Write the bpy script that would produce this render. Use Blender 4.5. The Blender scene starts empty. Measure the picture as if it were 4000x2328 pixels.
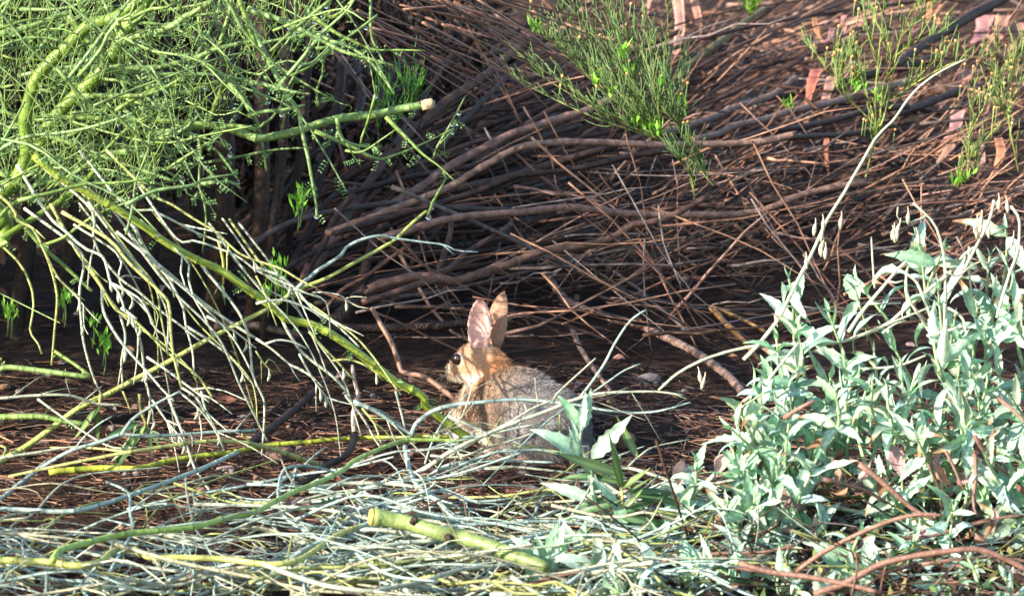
import bpy, bmesh, math, random
import numpy as np
from mathutils import Vector, Matrix, Quaternion

# ------------------------------------------------------------------ camera, sky, sun, exposure
sc = bpy.context.scene
COL = sc.collection
W0, H0 = 4000.0, 2328.0
FPX = 16675.0                       # focal length in photograph pixels
CAM = np.array([0.0, -7.0, 1.70])
PITCH = math.radians(11.53)
cd = bpy.data.cameras.new('camera'); cam = bpy.data.objects.new('camera', cd); COL.objects.link(cam)
cam.location = CAM; cam.rotation_euler = (math.pi/2 - PITCH, 0, 0)
cd.sensor_width = 36.0; cd.lens = 36.0*FPX/W0; cd.clip_start = 0.1; cd.clip_end = 2000
cd.dof.use_dof = True; cd.dof.focus_distance = 7.25; cd.dof.aperture_fstop = 9.0
sc.camera = cam
sc.render.resolution_x = 1024; sc.render.resolution_y = 595

TO_SUN = Vector((-0.80, -0.48, 0.40)).normalized()
world = bpy.data.worlds.new('World'); sc.world = world; world.use_nodes = True
wn = world.node_tree.nodes; wl = world.node_tree.links
sky = wn.new('ShaderNodeTexSky'); sky.sky_type = 'NISHITA'; sky.sun_disc = False
sky.sun_elevation = math.asin(TO_SUN.z); sky.sun_rotation = math.atan2(TO_SUN.x, TO_SUN.y)
wl.new(sky.outputs[0], wn['Background'].inputs[0]); wn['Background'].inputs[1].default_value = 0.12
sd = bpy.data.lights.new('sun', 'SUN'); sun = bpy.data.objects.new('sun', sd); COL.objects.link(sun)
sd.energy = 5.0; sd.angle = math.radians(0.5); sd.color = (1.0, 0.85, 0.70)
sun.rotation_euler = TO_SUN.to_track_quat('Z', 'Y').to_euler(); sun.location = (-6, -4, 5)
sc.view_settings.view_transform = 'Standard'; sc.view_settings.look = 'None'
sc.view_settings.exposure = 1.5; sc.view_settings.gamma = 1.0
sc.view_settings.use_curve_mapping = False
sc.render.engine = 'CYCLES'

# ------------------------------------------------------------------ pixel helpers
_f = np.array([0, math.cos(PITCH), -math.sin(PITCH)]); _u = np.array([0, math.sin(PITCH), math.cos(PITCH)])
_r = np.array([1.0, 0, 0])
def ray(px, py):
    return _f + _r*((px-W0/2)/FPX) + _u*((H0/2-py)/FPX)
def at(px, py, Y):
    d = ray(px, py); return CAM + d*((Y-CAM[1])/d[1])
def gr(px, py, z=0.0):
    d = ray(px, py); return CAM + d*((z-CAM[2])/d[2])
def mpp(Y):                          # metres per photograph pixel at depth Y
    return (Y-CAM[1])/math.cos(PITCH)/FPX
TX = {'0': 0, '1': 1000, '2': 2000, '3': 3000}; TY = {'a': 0, 'b': 750, 'c': 1528}; TS = 1.834
def px(spec):                        # 'a1 0,960 170,970 | b1 ...' -> photograph pixels
    out = []
    for seg in spec.split('|'):
        w = seg.split(); t = w[0]; ox, oy = TX[t[1]], TY[t[0]]
        for p in w[1:]:
            x, y = p.split(','); out.append((ox+float(x)/TS, oy+float(y)/TS))
    return np.array(out)
def gz(x, y):                        # ground relief
    return (0.012*np.sin(3.1*x+1.3)*np.cos(2.3*y+0.4)+0.007*np.sin(7.7*x+2*y)+0.005*np.sin(13*y-5*x+1)
            + 0.0035*np.sin(29*x+11*y)*np.sin(23*y-7*x))
def lift(P, h):                      # put the path so that it follows the ground with h clearance
    P = np.array(P); P[:, 2] = gz(P[:, 0], P[:, 1])+h; return P

# ------------------------------------------------------------------ mesh buffer
def cat(P, n):                       # Catmull-Rom, n points
    P = np.asarray(P, float)
    if len(P) < 3:
        t = np.linspace(0, 1, n)[:, None]; return P[0]*(1-t)+P[-1]*t
    Q = np.vstack([2*P[0]-P[1], P, 2*P[-1]-P[-2]])
    s = np.linspace(0, len(P)-1-1e-6, n); i = s.astype(int); t = (s-i)[:, None]
    a, b, c, d = Q[i], Q[i+1], Q[i+2], Q[i+3]
    return 0.5*((2*b)+(-a+c)*t+(2*a-5*b+4*c-d)*t*t+(-a+3*b-3*c+d)*t**3)
def arclen(P):
    return np.concatenate([[0], np.cumsum(np.linalg.norm(np.diff(P, axis=0), axis=1))])
def along(P, s, L=None):
    L = arclen(P) if L is None else L
    return np.stack([np.interp(s, L, P[:, k]) for k in range(3)], -1)

class MB:
    def __init__(self):
        self.v = []; self.c = []; self.lo = []; self.sz = []; self.n = 0
    def add(self, V, F, C):
        V = np.asarray(V, float); m = len(V)
        C = np.asarray(C, float)
        if C.ndim == 1: C = np.tile(C, (m, 1))
        self.v.append(V); self.c.append(C)
        if isinstance(F, np.ndarray):
            self.lo.append((F+self.n).ravel()); self.sz.append(np.full(len(F), F.shape[1]))
        else:
            for f in F:
                self.lo.append(np.asarray(f)+self.n); self.sz.append(np.array([len(f)]))
        self.n += m
    def tube(self, P, R, col, k=6, caps=True):
        P = np.asarray(P, float); n = len(P); R = np.broadcast_to(np.asarray(R, float), (n,))
        T = np.gradient(P, axis=0); T /= np.maximum(np.linalg.norm(T, axis=1, keepdims=True), 1e-9)
        m = np.abs(T.mean(0)); ref = np.eye(3)[int(np.argmin(m))]
        A = np.cross(T, ref); A /= np.maximum(np.linalg.norm(A, axis=1, keepdims=True), 1e-9)
        B = np.cross(T, A)
        an = np.arange(k)*2*math.pi/k
        V = P[:, None, :]+R[:, None, None]*(A[:, None, :]*np.cos(an)[None, :, None]+B[:, None, :]*np.sin(an)[None, :, None])
        C = np.asarray(col, float)
        if C.ndim == 2: C = np.repeat(C, k, axis=0)
        i = np.arange(n-1)[:, None]*k; j = np.arange(k)[None, :]; j2 = (j+1) % k
        F = np.stack([i+j, i+j2, i+k+j2, i+k+j], -1).reshape(-1, 4)
        self.add(V.reshape(-1, 3), F, C)
        if caps:
            b = self.n-n*k
            self.lo.append(np.arange(k)[::-1]+b); self.sz.append(np.array([k]))
            self.lo.append(np.arange(k)+b+(n-1)*k); self.sz.append(np.array([k]))
    def twig(self, P, r0, r1, col, k=6, step=0.02, node=0.0, dark=0.3, rough=0.0, rng=None, sm=True, ncol=None):
        """a living twig: smooth path, taper, swollen darker nodes every `node` metres"""
        D = cat(P, max(8, 5*len(P))) if sm else np.asarray(P, float)
        L = arclen(D); T = L[-1]
        s = list(np.linspace(0, T, max(3, int(T/step)+2)))
        ns = []
        if node > 0:
            q = node*0.6
            while q < T-0.004:
                ns.append(q); q += node*(rng.uniform(0.7, 1.3) if rng is not None else 1.0)
            for q in ns: s += [q-0.0022, q, q+0.0022]
        s = np.array(sorted(s)); Q = along(D, s, L)
        R = r0+(r1-r0)*(s/T)
        C = np.tile(np.asarray(col, float), (len(s), 1))
        for q in ns:
            w = np.abs(s-q) < 0.0012
            R = np.where(w, R*1.22, R); C[w] = np.asarray(ncol if ncol is not None else np.asarray(col)*dark)
        if rough > 0 and rng is not None:
            R = R*(1+rough*rng.normal(size=len(R)).clip(-2, 2))
        self.tube(Q, np.maximum(R, 0.0002), C, k)
        return D
    def leafquad(self, o, d, nrm, L, Wd, col):
        d = d/np.linalg.norm(d); s = np.cross(d, nrm); s /= max(np.linalg.norm(s), 1e-9)
        V = np.array([o, o+d*L*.5+s*Wd*.5, o+d*L, o+d*L*.5-s*Wd*.5]); self.add(V, np.array([[0, 1, 2, 3]]), col)
    def mesh(self, name, smooth=True):
        me = bpy.data.meshes.new(name)
        V = np.concatenate(self.v); lo = np.concatenate(self.lo).astype(np.int32); sz = np.concatenate(self.sz).astype(np.int32)
        me.vertices.add(len(V)); me.vertices.foreach_set('co', V.ravel())
        me.loops.add(len(lo)); me.loops.foreach_set('vertex_index', lo)
        me.polygons.add(len(sz)); st = np.concatenate([[0], np.cumsum(sz)[:-1]]).astype(np.int32)
        me.polygons.foreach_set('loop_start', st); me.polygons.foreach_set('loop_total', sz)
        me.update(calc_edges=True); me.validate()
        a = me.color_attributes.new('Col', 'FLOAT_COLOR', 'POINT')
        C = np.concatenate(self.c); C4 = np.ones((len(C), 4)); C4[:, :3] = C
        a.data.foreach_set('color', C4.ravel().astype(np.float32))
        if smooth: me.polygons.foreach_set('use_smooth', np.ones(len(sz), bool))
        return me
    def build(self, name, mat, parent=None, smooth=True):
        me = self.mesh(name, smooth); me.materials.append(mat)
        return link(name, me, parent)

PLOC = {}
def link(name, me, parent=None):
    o = bpy.data.objects.new(name, me); COL.objects.link(o)
    if parent is not None:
        o.parent = parent; o.matrix_parent_inverse = Matrix.Translation(PLOC.get(parent.name, (0, 0, 0))).inverted()
    return o
def empty(name, loc):
    o = bpy.data.objects.new(name, None); COL.objects.link(o); o.location = loc; o.empty_display_size = 0.05
    PLOC[o.name] = tuple(float(q) for q in loc); return o
def tag(o, label, cat_, group=None):
    o['label'] = label; o['category'] = cat_
    if group: o['group'] = group
    return o
def stuff(o): o['kind'] = 'stuff'; return o
def thing(name, loc, label, cat_, group=None): return tag(empty(name, loc), label, cat_, group)

# ------------------------------------------------------------------ materials (base colour = Col attribute)
def mat(name, rough=0.6, var=0.35, vscale=60, bump=0.0, bscale=200, spec=0.4, trans=0.0, coat=0.0, tcol=(1, 1, 1), objvar=0.0, stretch=None):
    m = bpy.data.materials.new(name); m.use_nodes = True; N = m.node_tree.nodes; K = m.node_tree.links
    b = N['Principled BSDF']; out = N['Material Output']
    at_ = N.new('ShaderNodeAttribute'); at_.attribute_name = 'Col'
    tc = N.new('ShaderNodeTexCoord'); nz = N.new('ShaderNodeTexNoise'); nz.inputs['Scale'].default_value = vscale; nz.inputs['Detail'].default_value = 5
    src = tc.outputs['Object']
    if stretch:
        mp = N.new('ShaderNodeMapping'); mp.inputs['Scale'].default_value = stretch; K.new(src, mp.inputs[0]); src = mp.outputs[0]
    K.new(src, nz.inputs['Vector'])
    mr = N.new('ShaderNodeMapRange'); mr.inputs[1].default_value = 0.25; mr.inputs[2].default_value = 0.75
    mr.inputs[3].default_value = 1-var; mr.inputs[4].default_value = 1+var; K.new(nz.outputs[0], mr.inputs[0])
    mx = N.new('ShaderNodeVectorMath'); mx.operation = 'SCALE'; K.new(at_.outputs['Color'], mx.inputs[0]); K.new(mr.outputs[0], mx.inputs['Scale'])
    c = mx.outputs[0]
    if objvar > 0:
        oi = N.new('ShaderNodeObjectInfo'); hs = N.new('ShaderNodeHueSaturation')
        m1 = N.new('ShaderNodeMapRange'); m1.inputs[3].default_value = 0.5-objvar*0.10; m1.inputs[4].default_value = 0.5+objvar*0.10
        m2 = N.new('ShaderNodeMapRange'); m2.inputs[3].default_value = 1-objvar; m2.inputs[4].default_value = 1+objvar*.8
        K.new(oi.outputs['Random'], m1.inputs[0])
        mm = N.new('ShaderNodeMath'); mm.operation = 'MULTIPLY'; mm.inputs[1].default_value = 7.31; fr = N.new('ShaderNodeMath'); fr.operation = 'FRACT'
        K.new(oi.outputs['Random'], mm.inputs[0]); K.new(mm.outputs[0], fr.inputs[0]); K.new(fr.outputs[0], m2.inputs[0])
        K.new(m1.outputs[0], hs.inputs['Hue']); K.new(m2.outputs[0], hs.inputs['Value']); K.new(c, hs.inputs['Color']); c = hs.outputs[0]
    K.new(c, b.inputs['Base Color'])
    b.inputs['Roughness'].default_value = rough; b.inputs['Specular IOR Level'].default_value = spec; b.inputs['Coat Weight'].default_value = coat
    b.inputs['Coat Roughness'].default_value = 0.25
    if bump > 0:
        n2 = N.new('ShaderNodeTexNoise'); n2.inputs['Scale'].default_value = bscale; n2.inputs['Detail'].default_value = 4
        K.new(src, n2.inputs['Vector']); bp = N.new('ShaderNodeBump'); bp.inputs['Strength'].default_value = bump; bp.inputs['Distance'].default_value = 0.004
        K.new(n2.outputs[0], bp.inputs['Height']); K.new(bp.outputs[0], b.inputs['Normal'])
    if trans > 0:
        tr = N.new('ShaderNodeBsdfTranslucent'); ms = N.new('ShaderNodeMixShader'); ms.inputs[0].default_value = trans
        tm = N.new('ShaderNodeVectorMath'); tm.operation = 'MULTIPLY'; tm.inputs[1].default_value = tcol
        K.new(c, tm.inputs[0]); K.new(tm.outputs[0], tr.inputs[0])
        K.new(b.outputs[0], ms.inputs[1]); K.new(tr.outputs[0], ms.inputs[2]); K.new(ms.outputs[0], out.inputs['Surface'])
    return m
M_SOIL = mat('soil', 0.9, 0.5, 35, 1.0, 120, 0.08)
M_BARK = mat('dark_wet_bark', 0.42, 0.6, 70, 0.9, 260, 0.3)
M_DRY = mat('dry_twig', 0.45, 0.45, 90, 0.4, 300, 0.35)
M_GREEN = mat('green_bark', 0.42, 0.38, 55, 0.5, 160, 0.45)
M_TWIG = mat('waxy_twig', 0.5, 0.28, 70, 0.35, 250, 0.4, objvar=0.14)
M_LEAF = mat('silver_leaf', 0.6, 0.28, 9, 0.3, 30, 0.3, trans=0.35, tcol=(0.9, 1.1, 0.7), objvar=0.22)
M_SHOOT = mat('green_shoot', 0.5, 0.2, 150, 0, 200, 0.35, trans=0.3, tcol=(1.0, 1.15, 0.5))
M_GLOSSLEAF = mat('glossy_leaf', 0.35, 0.2, 80, 0.15, 200, 0.5, trans=0.25, tcol=(1, 1.2, 0.4))
M_DEAD = mat('dead_leaf', 0.65, 0.3, 60, 0.5, 150, 0.3, trans=0.25, objvar=0.2)
M_STONE = mat('stone', 0.75, 0.35, 50, 0.9, 120, 0.35, objvar=0.12)
M_FUR = mat('fur', 0.7, 0.12, 150, 0, 1, 0.25, trans=0.18)
M_SKIN = mat('rabbit_coat', 0.75, 0.2, 180, 0.5, 500, 0.2, trans=0.2, tcol=(1.2, .8, .6))
M_CUT = mat('cut_wood', 0.7, 0.3, 120, 0.5, 300, 0.3)
m = bpy.data.materials.new('eye_gloss'); m.use_nodes = True; b = m.node_tree.nodes['Principled BSDF']
b.inputs['Base Color'].default_value = (0.012, 0.006, 0.005, 1); b.inputs['Roughness'].default_value = 0.06; b.inputs['Coat Weight'].default_value = 1.0
M_EYE = m
m = bpy.data.materials.new('water_drop'); m.use_nodes = True; b = m.node_tree.nodes['Principled BSDF']
b.inputs['Base Color'].default_value = (1, 1, 1, 1); b.inputs['Roughness'].default_value = 0.02; b.inputs['Transmission Weight'].default_value = 1.0; b.inputs['IOR'].default_value = 1.33
M_DROP = m

# ------------------------------------------------------------------ ground
def build_ground():
    xs = np.concatenate([-np.geomspace(400, 3.2, 14), np.arange(-3.0, 3.01, 0.035), np.geomspace(3.2, 400, 14)])
    ys = np.concatenate([-np.geomspace(400, 2.6, 14)[:], np.arange(-2.4, 7.5, 0.035), np.geomspace(7.7, 600, 16)])
    X, Y = np.meshgrid(xs, ys); rng = np.random.default_rng(5)
    Z = gz(X, Y)+rng.normal(0, 0.0022, X.shape)
    far = (np.abs(X) > 3.1) | (Y > 7.6) | (Y < -2.5); Z[far] = -0.002
    V = np.stack([X, Y, Z], -1).reshape(-1, 3); nx = len(xs)
    i = (np.arange(len(ys)-1)[:, None]*nx+np.arange(nx-1)[None, :]).ravel()
    F = np.stack([i, i+1, i+1+nx, i+nx], -1)
    c = np.array([0.038, 0.023, 0.018])*(1+0.35*np.sin(2.1*X+1.7*Y)*np.sin(3.3*Y-X)).reshape(-1, 1)*rng.uniform(.75, 1.25, (len(V), 1))
    mb = MB(); mb.add(V, F, c); o = mb.build('ground', M_SOIL); o['kind'] = 'structure'; return o
build_ground()

# ------------------------------------------------------------------ colours
C_DARK = np.array([0.026, 0.015, 0.012]); C_BROWN = np.array([0.095, 0.055, 0.040]); C_RED = np.array([0.15, 0.075, 0.050])
C_STRAW = np.array([0.36, 0.20, 0.13]); C_GREY = np.array([0.14, 0.115, 0.11])
C_PV = np.array([0.125, 0.215, 0.03]); C_PVT = np.array([0.150, 0.250, 0.075])
C_PALE = np.array([0.37, 0.42, 0.32]); C_BLUE = np.array([0.29, 0.40, 0.36]); C_YG = np.array([0.28, 0.32, 0.11])
C_SILV = np.array([0.42, 0.57, 0.49]); C_SHOOT = np.array([0.17, 0.28, 0.10]); C_LIME = np.array([0.24, 0.55, 0.06])

def stroke(spec, Y0, Y1):
    """pixel polyline -> world points, depth running from Y0 to Y1 along it"""
    p = px(spec); L = arclen(p); q = L/L[-1]
    P = np.array([at(a, b, Y0+(Y1-Y0)*t) for (a, b), t in zip(p, q)])
    for i, (a, b) in enumerate(p):           # never below the soil: slide along the ray until it lies on it
        if P[i, 2] < .014 and P[i, 1] < 5: P[i] = gr(a, b, .014)
    return P
def gstroke(spec, z0, z1=None):
    p = px(spec); z1 = z0 if z1 is None else z1; L = arclen(p); q = L/L[-1]
    return np.array([gr(a, b, z0+(z1-z0)*t) for (a, b), t in zip(p, q)])
def wid(w, Y): return 0.5*w/TS*mpp(Y)
def shoots(mb, D, r, c, n, lmin, lmax, flat=False):
    L = arclen(D)
    for q in range(n):
        s = rng.uniform(.1, .95)*L[-1]; j = min(max(np.searchsorted(L, s)-1, 0), len(D)-2); t = D[j+1]-D[j]; t /= max(np.linalg.norm(t), 1e-9)
        o = D[j]+t*(s-L[j]); d = t*rng.uniform(.6, 1.2)+rng.normal(0, .55, 3)*np.array([1, 1, .35 if flat else .8]); d /= np.linalg.norm(d); Lq = rng.uniform(lmin, lmax)
        P = np.array([o, o+d*Lq*.5+rng.normal(0, Lq*.05, 3), o+d*Lq+np.array([0, 0, -.08*Lq])+rng.normal(0, Lq*.07, 3)]); P[:, 2] = np.maximum(P[:, 2], .004)
        mb.twig(P, r*.6, r*.3, c, k=5, step=.03, node=.035, rng=rng)

# ------------------------------------------------------------------ desert broom: dark branches fanning over the ground
rng = np.random.default_rng(11)
broom = thing('broom_shrub', gr(1120, 1230), 'dark brown sprawling shrub with wet bare branches fanning over the ground', 'shrub')
BR = [  # spec, depth at both ends, width in tile pixels at both ends, colour; the paler pinkish ones carry a sunlit highlight in the bark
 ('b1 330,690 | a1 850,1250 1030,1040 1100,960 1200,870 1350,740 1500,640 1650,540 1834,380 | a2 200,240 420,90', 1.15, 1.9, 80, 55, C_BROWN),
 ('b1 130,760 | a1 500,1460 700,1380 900,1320 1150,1260 1350,1230 1600,1180 1834,1100 | a2 250,980 500,900', 1.0, 1.5, 50, 36, C_DARK*1.5),
 ('b1 300,560 | a1 980,1270 1250,1150 1400,1080 1600,1010 1834,960 | a2 200,830 500,690 900,560', 1.2, 1.9, 38, 30, C_RED*.8),
 ('b1 420,420 | a1 1150,1360 1300,1250 1500,1130 1700,1030 | a2 0,960 100,930 250,880 380,840 520,800 700,720 900,640', 1.0, 1.5, 62, 60, np.array([.22, .13, .10])),
 ('b1 500,300 | a1 1300,1380 1550,1240 | a2 0,1080 150,1040 350,1020 550,1020 800,1030 1050,1040 1300,1035 1600,1030 1834,1010 | a3 200,960', 0.9, 1.3, 52, 52, np.array([.27, .17, .13])),
 ('b1 560,300 | a1 1500,1400 | a2 0,1270 200,1240 400,1220 600,1180 800,1130 1100,1080', 0.85, 1.15, 46, 46, C_DARK*1.7),
 ('b1 900,330 1400,190 | b2 0,150 200,130 400,110 600,130 850,160 1100,165 1300,165 1500,165 1700,150 1834,120 | a3 300,1380 700,1300', 0.75, 1.2, 56, 50, np.array([.25, .15, .115])),
 ('b1 560,930 700,800 830,690 990,640 1150,610 1300,620 1420,640 1600,590 1834,510 | b2 200,430 400,400 600,370 750,310 850,240 1000,220 1150,170 1300,90 1400,30', 0.62, 0.95, 90, 40, C_BROWN*1.5),
 ('b1 540,990 600,900 640,850 700,790 790,700', 0.60, 0.66, 120, 100, C_DARK*1.2),
 ('b1 760,790 900,750 1050,700 1200,650 1300,640', 0.60, 0.66, 50, 46, C_BROWN*1.2),
 ('b1 470,870 620,700 750,630 850,560 940,490 1100,380', 0.7, 0.8, 32, 26, C_RED),
 ('b1 -80,500 0,430 150,300 250,220 400,140 560,60 720,-30', 1.0, 1.2, 42, 40, C_RED*.8),
 ('b1 60,640 200,560 400,440 600,380 800,310 950,240', 0.8, 1.0, 36, 34, C_DARK*1.7),
 ('b1 -100,420 0,360 200,240 500,150 800,100 1000,80 1200,100 1500,120 1834,130', 0.85, 1.1, 46, 42, C_GREY*.5),
 ('b1 500,980 800,980 1100,970 1300,960 1500,940 1700,925', 0.56, 0.6, 84, 60, C_DARK),
 ('b1 1290,620 1310,560 1350,430 1390,300 1400,200', 0.78, 0.9, 46, 40, C_BROWN*.8),
 ('b1 1200,650 1270,590 1400,540 1500,440 1700,320 1834,230', 0.72, 0.95, 40, 38, C_BROWN),
 ('b1 640,330 750,210 850,150 | a1 1600,1460 1700,1420', 0.95, 1.1, 34, 20, C_RED),
 ('a2 1100,640 1220,530 1280,460 1380,380 1500,290 1650,170 1834,50', 1.9, 2.6, 44, 40, np.array([.15, .12, .03])),
 ('a2 900,1000 1100,950 1300,890 1450,840 1600,770 1834,700 | a3 200,560', 1.5, 2.1, 46, 52, np.array([.22, .14, .11])),
 ('a2 1300,1000 1480,960 1600,900 1834,850 | a3 150,800 350,760 480,730 650,680 800,640 1100,560', 1.5, 2.2, 44, 60, np.array([.22, .14, .11])),
 ('a2 1600,760 | a3 0,700 150,670 350,620 500,600 700,540 900,500 1200,420', 1.9, 2.5, 60, 70, C_DARK*1.2),
 ('a3 900,470 1200,270 1380,160 1500,90 1660,0 1800,-90', 2.2, 2.8, 60, 90, C_DARK*1.3),
 ('a2 1600,1010 | a3 0,940 200,915 450,870 700,800 1000,760', 1.5, 1.9, 46, 46, C_DARK*1.3),
 ('a2 1500,1060 | a3 0,1000 300,980 600,960 900,900', 1.3, 1.7, 46, 36, C_DARK*1.1),
 ('a3 900,820 1100,760 1250,700 1420,640 1700,600', 2.0, 2.4, 60, 50, C_DARK),
 ('a2 -200,400 60,350 200,300 400,230', 1.9, 2.1, 50, 40, C_DARK*1.5),
 ('a1 1834,520 1700,650 1550,800 1400,950 1300,1080', 1.5, 1.2, 36, 44, C_DARK*1.4),
 ('a1 1400,390 1280,570 1180,740 1060,920 980,1050', 1.6, 1.3, 30, 36, C_DARK*1.6),
 ('a1 1120,330 1000,500 930,620 860,760 780,900', 1.6, 1.4, 34, 44, C_DARK*1.6),
 ('a1 720,380 730,560 760,700 700,900', 1.7, 1.5, 50, 60, C_DARK*1.3),
 ('a1 620,420 600,650 560,900 480,1200 400,1460', 1.5, 1.3, 70, 80, C_DARK),
 ('b1 300,700 400,500 480,380 560,200 640,80 700,20', 0.85, 0.95, 60, 44, C_DARK*2),
 ('b1 270,760 330,640 370,520', 0.7, 0.75, 64, 50, C_RED*.8),
]
for spec, Y0, Y1, w0, w1, c in BR:
    mb = MB(); P = stroke(spec, Y0, Y1)
    mb.twig(P, wid(w0, Y0), wid(w1, Y1), c, k=9, step=0.012, rough=0.07, rng=rng)
    mb.build('branch', M_BARK, broom)
# upright dark stems behind the palo verde
for (x0, y0, x1, y1, w, Y, c) in [(875, 470, 868, 930, 92, 1.0, C_RED*.22), (1022, 480, 1008, 960, 66, .95, C_RED*.3), (1115, 420, 1062, 930, 40, .9, C_DARK),
        (760, 560, 770, 960, 50, 1.2, C_DARK), (640, 520, 600, 1000, 46, 1.1, C_DARK), (300, 700, 240, 1250, 60, 1.0, C_DARK), (120, 800, 60, 1290, 70, .9, C_DARK),
        (1200, 300, 1130, 900, 36, 1.1, C_DARK), (470, 700, 520, 1200, 40, 1.0, C_DARK)]:
    P = [at(x0*1.5-x1*.5, y0-(y1-y0)*.9, Y+.15), at(x0, y0, Y+.05), at((x0+x1)/2+8, (y0+y1)/2, Y+.02), at(x1, y1, Y), gr(x1+10, max(y1+120, 1180))]
    P[4][1] = Y; P[4][2] = 0
    mb = MB(); mb.twig(np.array(P), w/2*mpp(Y)*.85, w/2*mpp(Y)*1.05, c, k=10, step=0.015, rough=0.05, rng=rng)
    mb.build('stem', M_BARK, broom)
# more branches out of the crown, filling the fan
def fan_branch(mb, k=7):
    bx, by = rng.uniform(850, 1500), rng.uniform(880, 1270)
    b = gr(bx, min(by, 1250)); b[1] = np.clip(b[1], .75, 1.9)
    b = at(bx, by, b[1]+rng.uniform(-.1, .5))
    ang = rng.uniform(-0.25, 1.15); Lg = rng.uniform(.5, 1.5)
    a2 = ang*rng.uniform(.3, .9)
    d1 = np.array([math.cos(ang), rng.uniform(.1, .7), math.sin(ang)]); d2 = np.array([math.cos(a2), rng.uniform(.2, 1.0), math.sin(a2)*.6])
    P = [b, b+d1*Lg*.3+rng.normal(0, .02, 3), b+(d1*.3+d2*.35)*Lg+rng.normal(0, .03, 3), b+(d1*.3+d2*.75)*Lg+rng.normal(0, .03, 3)]
    P = np.array(P); P[:, 2] = np.maximum(P[:, 2], .02+.01*np.arange(4))
    r = rng.choice([.003, .005, .007, .010], p=[.3, .3, .25, .15])
    c = [C_DARK, C_DARK*1.5, C_BROWN*.7, C_GREY*.6, C_RED*.6][rng.integers(5)]*rng.uniform(.7, 1.3)
    D = mb.twig(P, r, r*.55, c, k=k, step=.03, rough=.08, rng=rng); shoots(mb, D, r, c*1.2, int(rng.integers(0, 4)), .06, .3)
for i in range(95):
    mb = MB(); fan_branch(mb); mb.build('branch', M_BARK, broom)
for i in range(80):
    x, y = rng.uniform(1500, 4000), rng.uniform(150, 1150); g = gr(x, y)[1]; Y = max(.5, g*rng.uniform(.6, .97)); p = at(x, y, Y); ang = rng.normal(.32 if y < 800 else .05, .32); Lg = rng.uniform(.3, .9)
    d = np.array([math.cos(ang), rng.normal(.15, .3), math.sin(ang)]); t = np.linspace(-.5, .5, 5)[:, None]; P = p+d*Lg*t+np.array([0, 0, 1])*Lg*rng.normal(-.05, .12)*(t*t-.1)+rng.normal(0, .012, (5, 3)); P[:, 2] = np.maximum(P[:, 2], .012)
    mb = MB(); r = rng.choice([.003, .0045, .0065, .009], p=[.3, .35, .25, .1]); c = [C_DARK, C_DARK*1.6, C_BROWN*.8, C_GREY*.7, C_RED*.7][rng.integers(5)]*rng.uniform(.7, 1.3)
    D = mb.twig(P, r, r*.6, c, k=7, step=.025, rough=.09, rng=rng); shoots(mb, D, r, c*1.3, int(rng.integers(1, 5)), .05, .25); mb.build('branch', M_BARK, broom)
# thin twigs: a tangled mass over the right and the top
mb = MB()
def thin(mb, x, y, Y, ang, Lg, r, c, bend=.12, k=4):
    p = at(x, y, Y); d = np.array([math.cos(ang), rng.uniform(-.5, .5), math.sin(ang)]); d /= np.linalg.norm(d)
    s = np.array([-d[2], 0, d[0]])*rng.normal(0, bend)+np.array([0, 1, 0])*rng.normal(0, bend)
    t = np.linspace(-.5, .5, 6)[:, None]
    P = p+d*Lg*t+s*Lg*(t*t-.1)+rng.normal(0, .0025, (6, 3)); P[:, 2] = np.maximum(P[:, 2], .006)
    mb.tube(P, np.linspace(r, r*.5, 6), c, k)
for i in range(1350):
    u = rng.random()
    if u < .66:   x, y = rng.uniform(2100, 4150), rng.uniform(-60, 1050)
    elif u < .86: x, y = rng.uniform(1300, 2700), rng.uniform(-60, 420)
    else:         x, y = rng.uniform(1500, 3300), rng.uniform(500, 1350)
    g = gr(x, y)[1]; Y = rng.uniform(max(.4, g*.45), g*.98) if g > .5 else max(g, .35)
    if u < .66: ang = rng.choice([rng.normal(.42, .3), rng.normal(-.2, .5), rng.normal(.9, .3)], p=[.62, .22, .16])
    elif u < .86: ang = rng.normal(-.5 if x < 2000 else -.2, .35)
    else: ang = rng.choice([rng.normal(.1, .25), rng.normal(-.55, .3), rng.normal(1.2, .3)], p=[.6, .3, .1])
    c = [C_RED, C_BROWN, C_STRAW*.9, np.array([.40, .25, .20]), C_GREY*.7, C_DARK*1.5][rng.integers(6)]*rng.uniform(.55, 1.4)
    thin(mb, x, y, Y, ang, rng.uniform(.08, .42), rng.choice([.0010, .0017, .0026, .004], p=[.3, .33, .24, .13]), c*(1.0 if u < .86 else .5))  # twigs behind the rabbit get a darker colour to stand in for shade
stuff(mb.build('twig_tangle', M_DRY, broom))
# thin brown twigs that stand out one by one
for i in range(150):
    x, y = rng.uniform(1400, 3900), rng.uniform(20, 1250)
    g = gr(x, y)[1]; Y = rng.uniform(max(.35, g*.35), max(.4, g*.7))
    ang = rng.normal(.35, .3) if (x > 2600 and y < 800) else (rng.normal(-.45, .2) if (y < 350 and x < 2200) else rng.choice([rng.normal(-.9, .3), rng.normal(.2, .2)]))
    mb = MB(); thin(mb, x, y, Y, ang, rng.uniform(.15, .5), rng.uniform(.0014, .0028), [C_RED*1.3, C_STRAW, C_BROWN*1.4, C_GREY*1.5][rng.integers(4)], k=5)
    mb.build('twig', M_DRY, broom)
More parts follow.
